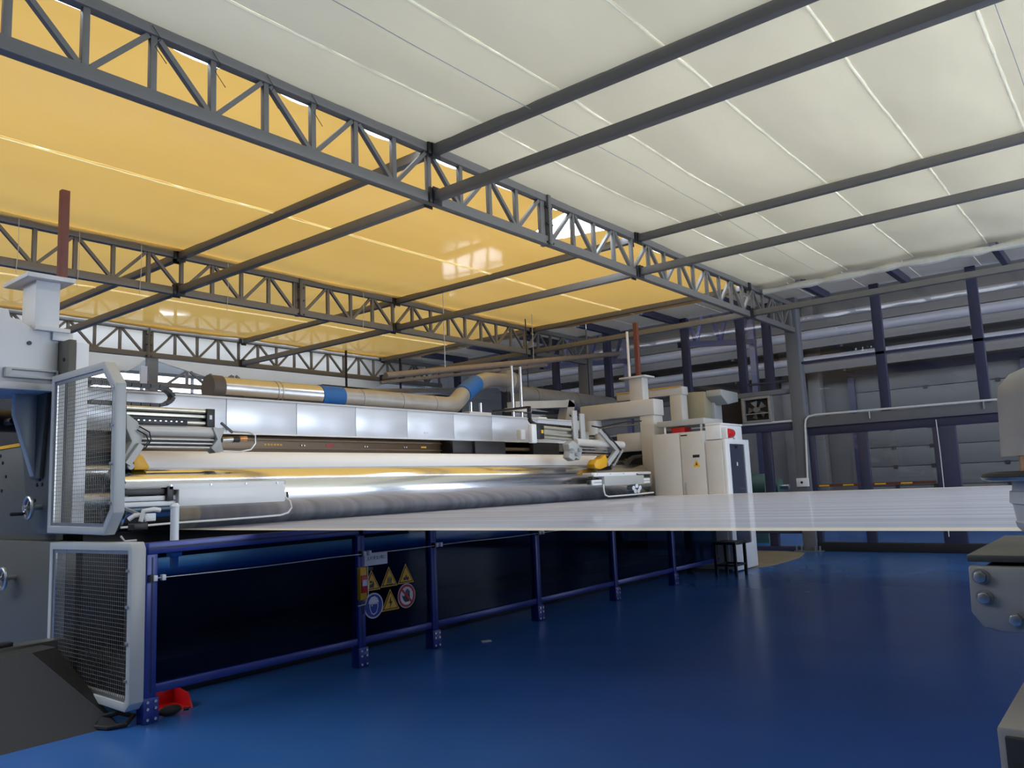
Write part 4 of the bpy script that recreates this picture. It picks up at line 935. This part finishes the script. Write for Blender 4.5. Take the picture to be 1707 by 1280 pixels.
for i, (a, b, lab) in enumerate(((4.42, 5.24, 'dark red tape with yellow blocks across the glass door near the column'), (3.1, 4.2, 'dark red tape with yellow blocks across the glass door near the double post'))):
    t = thing('hazard_tape', lab, 'tape', (16.1, (a+b)/2, 1.24))
    MB().box(16.10, 16.108, a, b, 1.25, 1.30).build('band', M('maroon_tape', (92, 48, 36), 0.5), t)
    y = b-0.04
    while y-0.2 > a:
        MB().box(16.097, 16.10, y-0.2, y, 1.262, 1.288).build('yellow_block', sign_y, t); y -= 0.46

# ------------------------------------------------------------------ ducts and pipes above the machine
du = thing('air_duct', 'silver air duct with blue sleeves lying along the top of the machine', 'duct', (7, 8.3, 2.6))
dz, dy, dr = 2.78, 8.3, 0.135
MB().cyl((4.80,dy,dz),(4.95,dy,dz),dr+0.012,36).build('dark_end_cap', M('dark_duct_cap', (88, 80, 78), 0.6), du)
MB().cyl((4.95,dy,dz),(6.34,dy,dz),dr,36).build('duct_section', duct_m, du)
for x in (5.66, 5.72): MB().cyl((x,dy,dz),(x+0.02,dy,dz),dr+0.006,36).build('clamp_ring', zinc, du)
MB().cyl((6.34,dy,dz),(6.70,dy,dz),dr+0.008,36).build('blue_sleeve', blue_s, du)
for a, b in ((6.70,7.02),(7.025,7.75),(7.755,8.42)):
    MB().cyl((a,dy,dz),(b,dy,dz),dr,36).build('duct_section', duct_d, du); MB().cyl((b-0.012,dy,dz),(b+0.01,dy,dz),dr+0.007,36).build('joint_ring', duct_d, du)
MB().tube([(8.42,dy,dz),(8.74,dy,dz),(8.92,dy+0.02,dz+0.03),(9.08,dy+0.08,dz+0.11),(9.28,dy+0.16,dz+0.22)], dr, 32).build('elbow', duct_d, du)
MB().cyl((9.28,8.46,3.00),(9.85,8.68,3.25),dr+0.014,36).build('blue_sleeve', blue_s, du)
MB().tube([(9.85,8.68,3.25),(10.4,8.90,3.38),(11.0,9.2,3.46),(11.7,9.52,3.54)], dr, 32).build('duct_section', duct_d, du)
for x, lab in ((5.2, ''), (6.9, ''), (8.2, '')): MB().box(x-0.02, x+0.02, dy-0.12, dy+0.12, 2.585, 2.66).build('saddle', dark, du)
fb = thing('fan_casing', 'dull steel fan casing at the end of the silver duct', 'fan', (12.0, 9.7, 0))
MB().cyl((11.7,9.52,3.54),(12.15,9.75,3.56),0.22,32).build('casing', duct_d, fb, 0.02); MB().cyl((12.15,9.75,3.56),(12.6,9.98,3.56),0.15,24).build('outlet', duct_d, fb)
for x, y in ((11.75,9.55),(12.1,9.75)): MB().box(x-0.04, x+0.04, y-0.04, y+0.04, 2.0, 3.4).build('leg', dark, fb)
MB().box(11.55, 12.3, 9.35, 9.95, 1.95, 2.0).build('base', dark, fb); MB().box(11.65, 12.2, 9.45, 9.85, 0, 1.95).build('stand', dark, fb)
bd = thing('large_duct', 'large grey round duct running past the columns to the glass wall', 'duct', (14, 9.9, 3.1))
MB().cyl((12.45,9.9,3.35),(16.1,9.9,3.33),0.20,32).build('duct_section', duct_d, bd)
MB().cyl((13.0,9.9,3.35),(13.06,9.9,3.35),0.215,32).cyl((14.5,9.9,3.34),(14.56,9.9,3.34),0.215,32).build('joint_ring', duct_d, bd)
for x in (12.9, 15.2): MB().cyl((x,9.9,3.5),(x,9.9,5.05),0.012,8).build('hanger', dark, bd)
t = thing('lagged_pipe', 'tan lagged pipe rising across the hall above the machine', 'pipe', (12, 9.5, 3.4))
MB().cyl((8.6,9.5,3.38),(15.9,9.5,4.52),0.055,16).build('pipe', pipe_b, t); MB().cyl((8.6,9.62,3.28),(13.2,9.62,4.0),0.03,12).build('pipe', pipe_b, t)
for x in (10.0, 12.6, 14.6): MB().cyl((x,9.5,3.6+(x-10)*0.156),(x,9.5,5.05),0.008,6).build('hanger', zinc, t)
for k, (x, lab) in enumerate(((10.62, 'pair of thin steel standpipes on a clamp plate behind the housing, taller pair'), (9.52, 'pair of short steel standpipes on a clamp plate beside the blue sleeve'))):
    t = thing('standpipe_pair', lab, 'pipes', (x, 8.5, 2.6)); zt = 3.6 if k == 0 else 2.9
    MB().cyl((x,8.5,2.58),(x,8.5,zt),0.028,12).build('pipe', duct_m, t); MB().cyl((x+0.24,8.5,2.58),(x+0.24,8.5,zt),0.028,12).build('pipe', duct_m, t)
    MB().box(x-0.12, x+0.42, 8.42, 8.6, 2.80 if k == 0 else 2.68, 2.86 if k == 0 else 2.74).build('clamp_plate', light, t, 0.005)
    MB().box(x-0.05, x+0.3, 8.4, 8.6, 2.56, 2.6).build('base', brown, t)
# services seen under the third truss
t = thing('service_frame', 'dark lattice service beam below the third truss behind the guard', 'frame', (9, 15.9, 3.5))
MB().bar((4,16.0,3.92),(16,16.0,4.0), 0.08, 0.10).build('bottom_chord', steel, t); MB().box(7.9,8.1,15.95,16.1,0,4.55).build('post', steel, t); MB().box(7.72,7.86,15.93,15.97,3.85,4.3).build('white_tag', sign_w, t)
for k in range(4): MB().bar((8.3+0.55*k,16.02,3.95 if k % 2 == 0 else 4.28),(8.75+0.55*k,16.02,4.28 if k % 2 == 0 else 3.95), 0.05, 0.05).build('diagonal', steel, t)
for k in range(3): MB().box(8.75+0.55*k,8.8+0.55*k,16.0,16.05,3.95,4.28).build('vertical', steel, t)
t = thing('cable_tray', 'dark cable tray with pipes under the third truss near the ducts', 'tray', (13.5, 15.2, 3.6))
MB().box(11.6, 16, 15.0, 15.3, 3.98, 4.1).build('tray', dark, t); MB().cyl((10.5,14.6,3.75),(16,14.6,4.2),0.09,14).build('pipe', duct_d, t)
for x in (12.4, 14.2): MB().box(x-0.02,x+0.02,15.1,15.14,4.1,5.1).build('hanger', dark, t)

# ------------------------------------------------------------------ winder unit close to the camera on the right-hand side
wu = thing('winder_head', 'grey winder head with cone housing, dark rim disc and bolted bracket', 'machine', (2.75, 0.1, 0))
ax = (2.75, 0.055)
MB().lathe([(0.001,1.80),(0.10,1.80),(0.19,1.79),(0.25,1.765),(0.278,1.735),(0.284,1.70),(0.292,1.528),(0.001,1.528)], ax, 48).build('cone_housing', fgrey, wu)
MB().lathe([(0.001,1.53),(0.25,1.53),(0.25,1.48),(0.001,1.48)], ax, 32).build('copper_core', copper, wu)
MB().box(2.50, 2.56, 0.16, 0.22, 1.485, 1.528).build('blue_block', blue_s, wu, 0.004)
MB().lathe([(0.001,1.485),(0.32,1.485),(0.345,1.480),(0.35,1.472),(0.34,1.462),(0.001,1.462)], ax, 56).build('rim_disc', rubber, wu)
MB().lathe([(0.340,1.4635),(0.351,1.471),(0.347,1.463),(0.330,1.459)], ax, 56).build('disc_edge', zinc, wu)
MB().lathe([(0.001,1.462),(0.272,1.462),(0.275,1.43),(0.282,1.428),(0.285,1.395),(0.278,1.392),(0.272,1.345),(0.276,1.342),(0.272,1.325),(0.25,1.300),(0.001,1.295)], ax, 48).build('hub_cup', light, wu, label='pale stepped hub cup under the disc')
MB().box(2.60, 3.35, -0.5, 0.445, 1.235, 1.255).build('top_plate', fdark, wu, 0.004)
MB().prism([(-0.5,1.225),(0.44,1.225),(0.445,1.10),(0.42,1.06),(0.38,1.05),(-0.5,1.05)], 0, 2.58, 2.61).build('bracket_plate', fgrey, wu, 0.005)
MB().box(2.61, 3.3, -0.5, 0.40, 1.06, 1.225).build('bracket_body', fdark, wu)
hb = MB().cyl((-0.012,0,0),(0.012,0,0),0.017,6).mesh('hex_bolt', zinc, (0,0,0), 0.003); wsh = MB().cyl((-0.003,0,0),(0.003,0,0),0.022,16).mesh('washer', fgrey)
for y, z in ((0.412,1.197),(0.408,1.14),(0.338,1.085)):
    place('hex_bolt', hb, (2.572, y, z), wu); place('washer', wsh, (2.579, y, z), wu)
MB().cyl((2.9,-0.05,0.9),(2.9,-0.05,1.06),0.13,20).build('support_column', fdark, wu)
MB().box(2.6, 3.6, -0.8, 0.42, 0.0, 0.79).build('base_box', fgrey, wu, 0.01)
MB().box(2.58, 2.6, -0.8, 0.40, 0.02, 0.77).build('front_cover', dark, wu, 0.004)
MB().box(2.86, 2.92, -0.6, 0.04, 0.79, 1.06).build('rib', fdark, wu)
MB().box(2.7, 3.1, -0.5, 0.245, 1.80, 1.915).build('white_head_cover', white, wu, 0.01)
MB().box(2.68, 3.12, -0.75, -0.35, 0.79, 1.9).build('rear_column', dark, wu, 0.01)
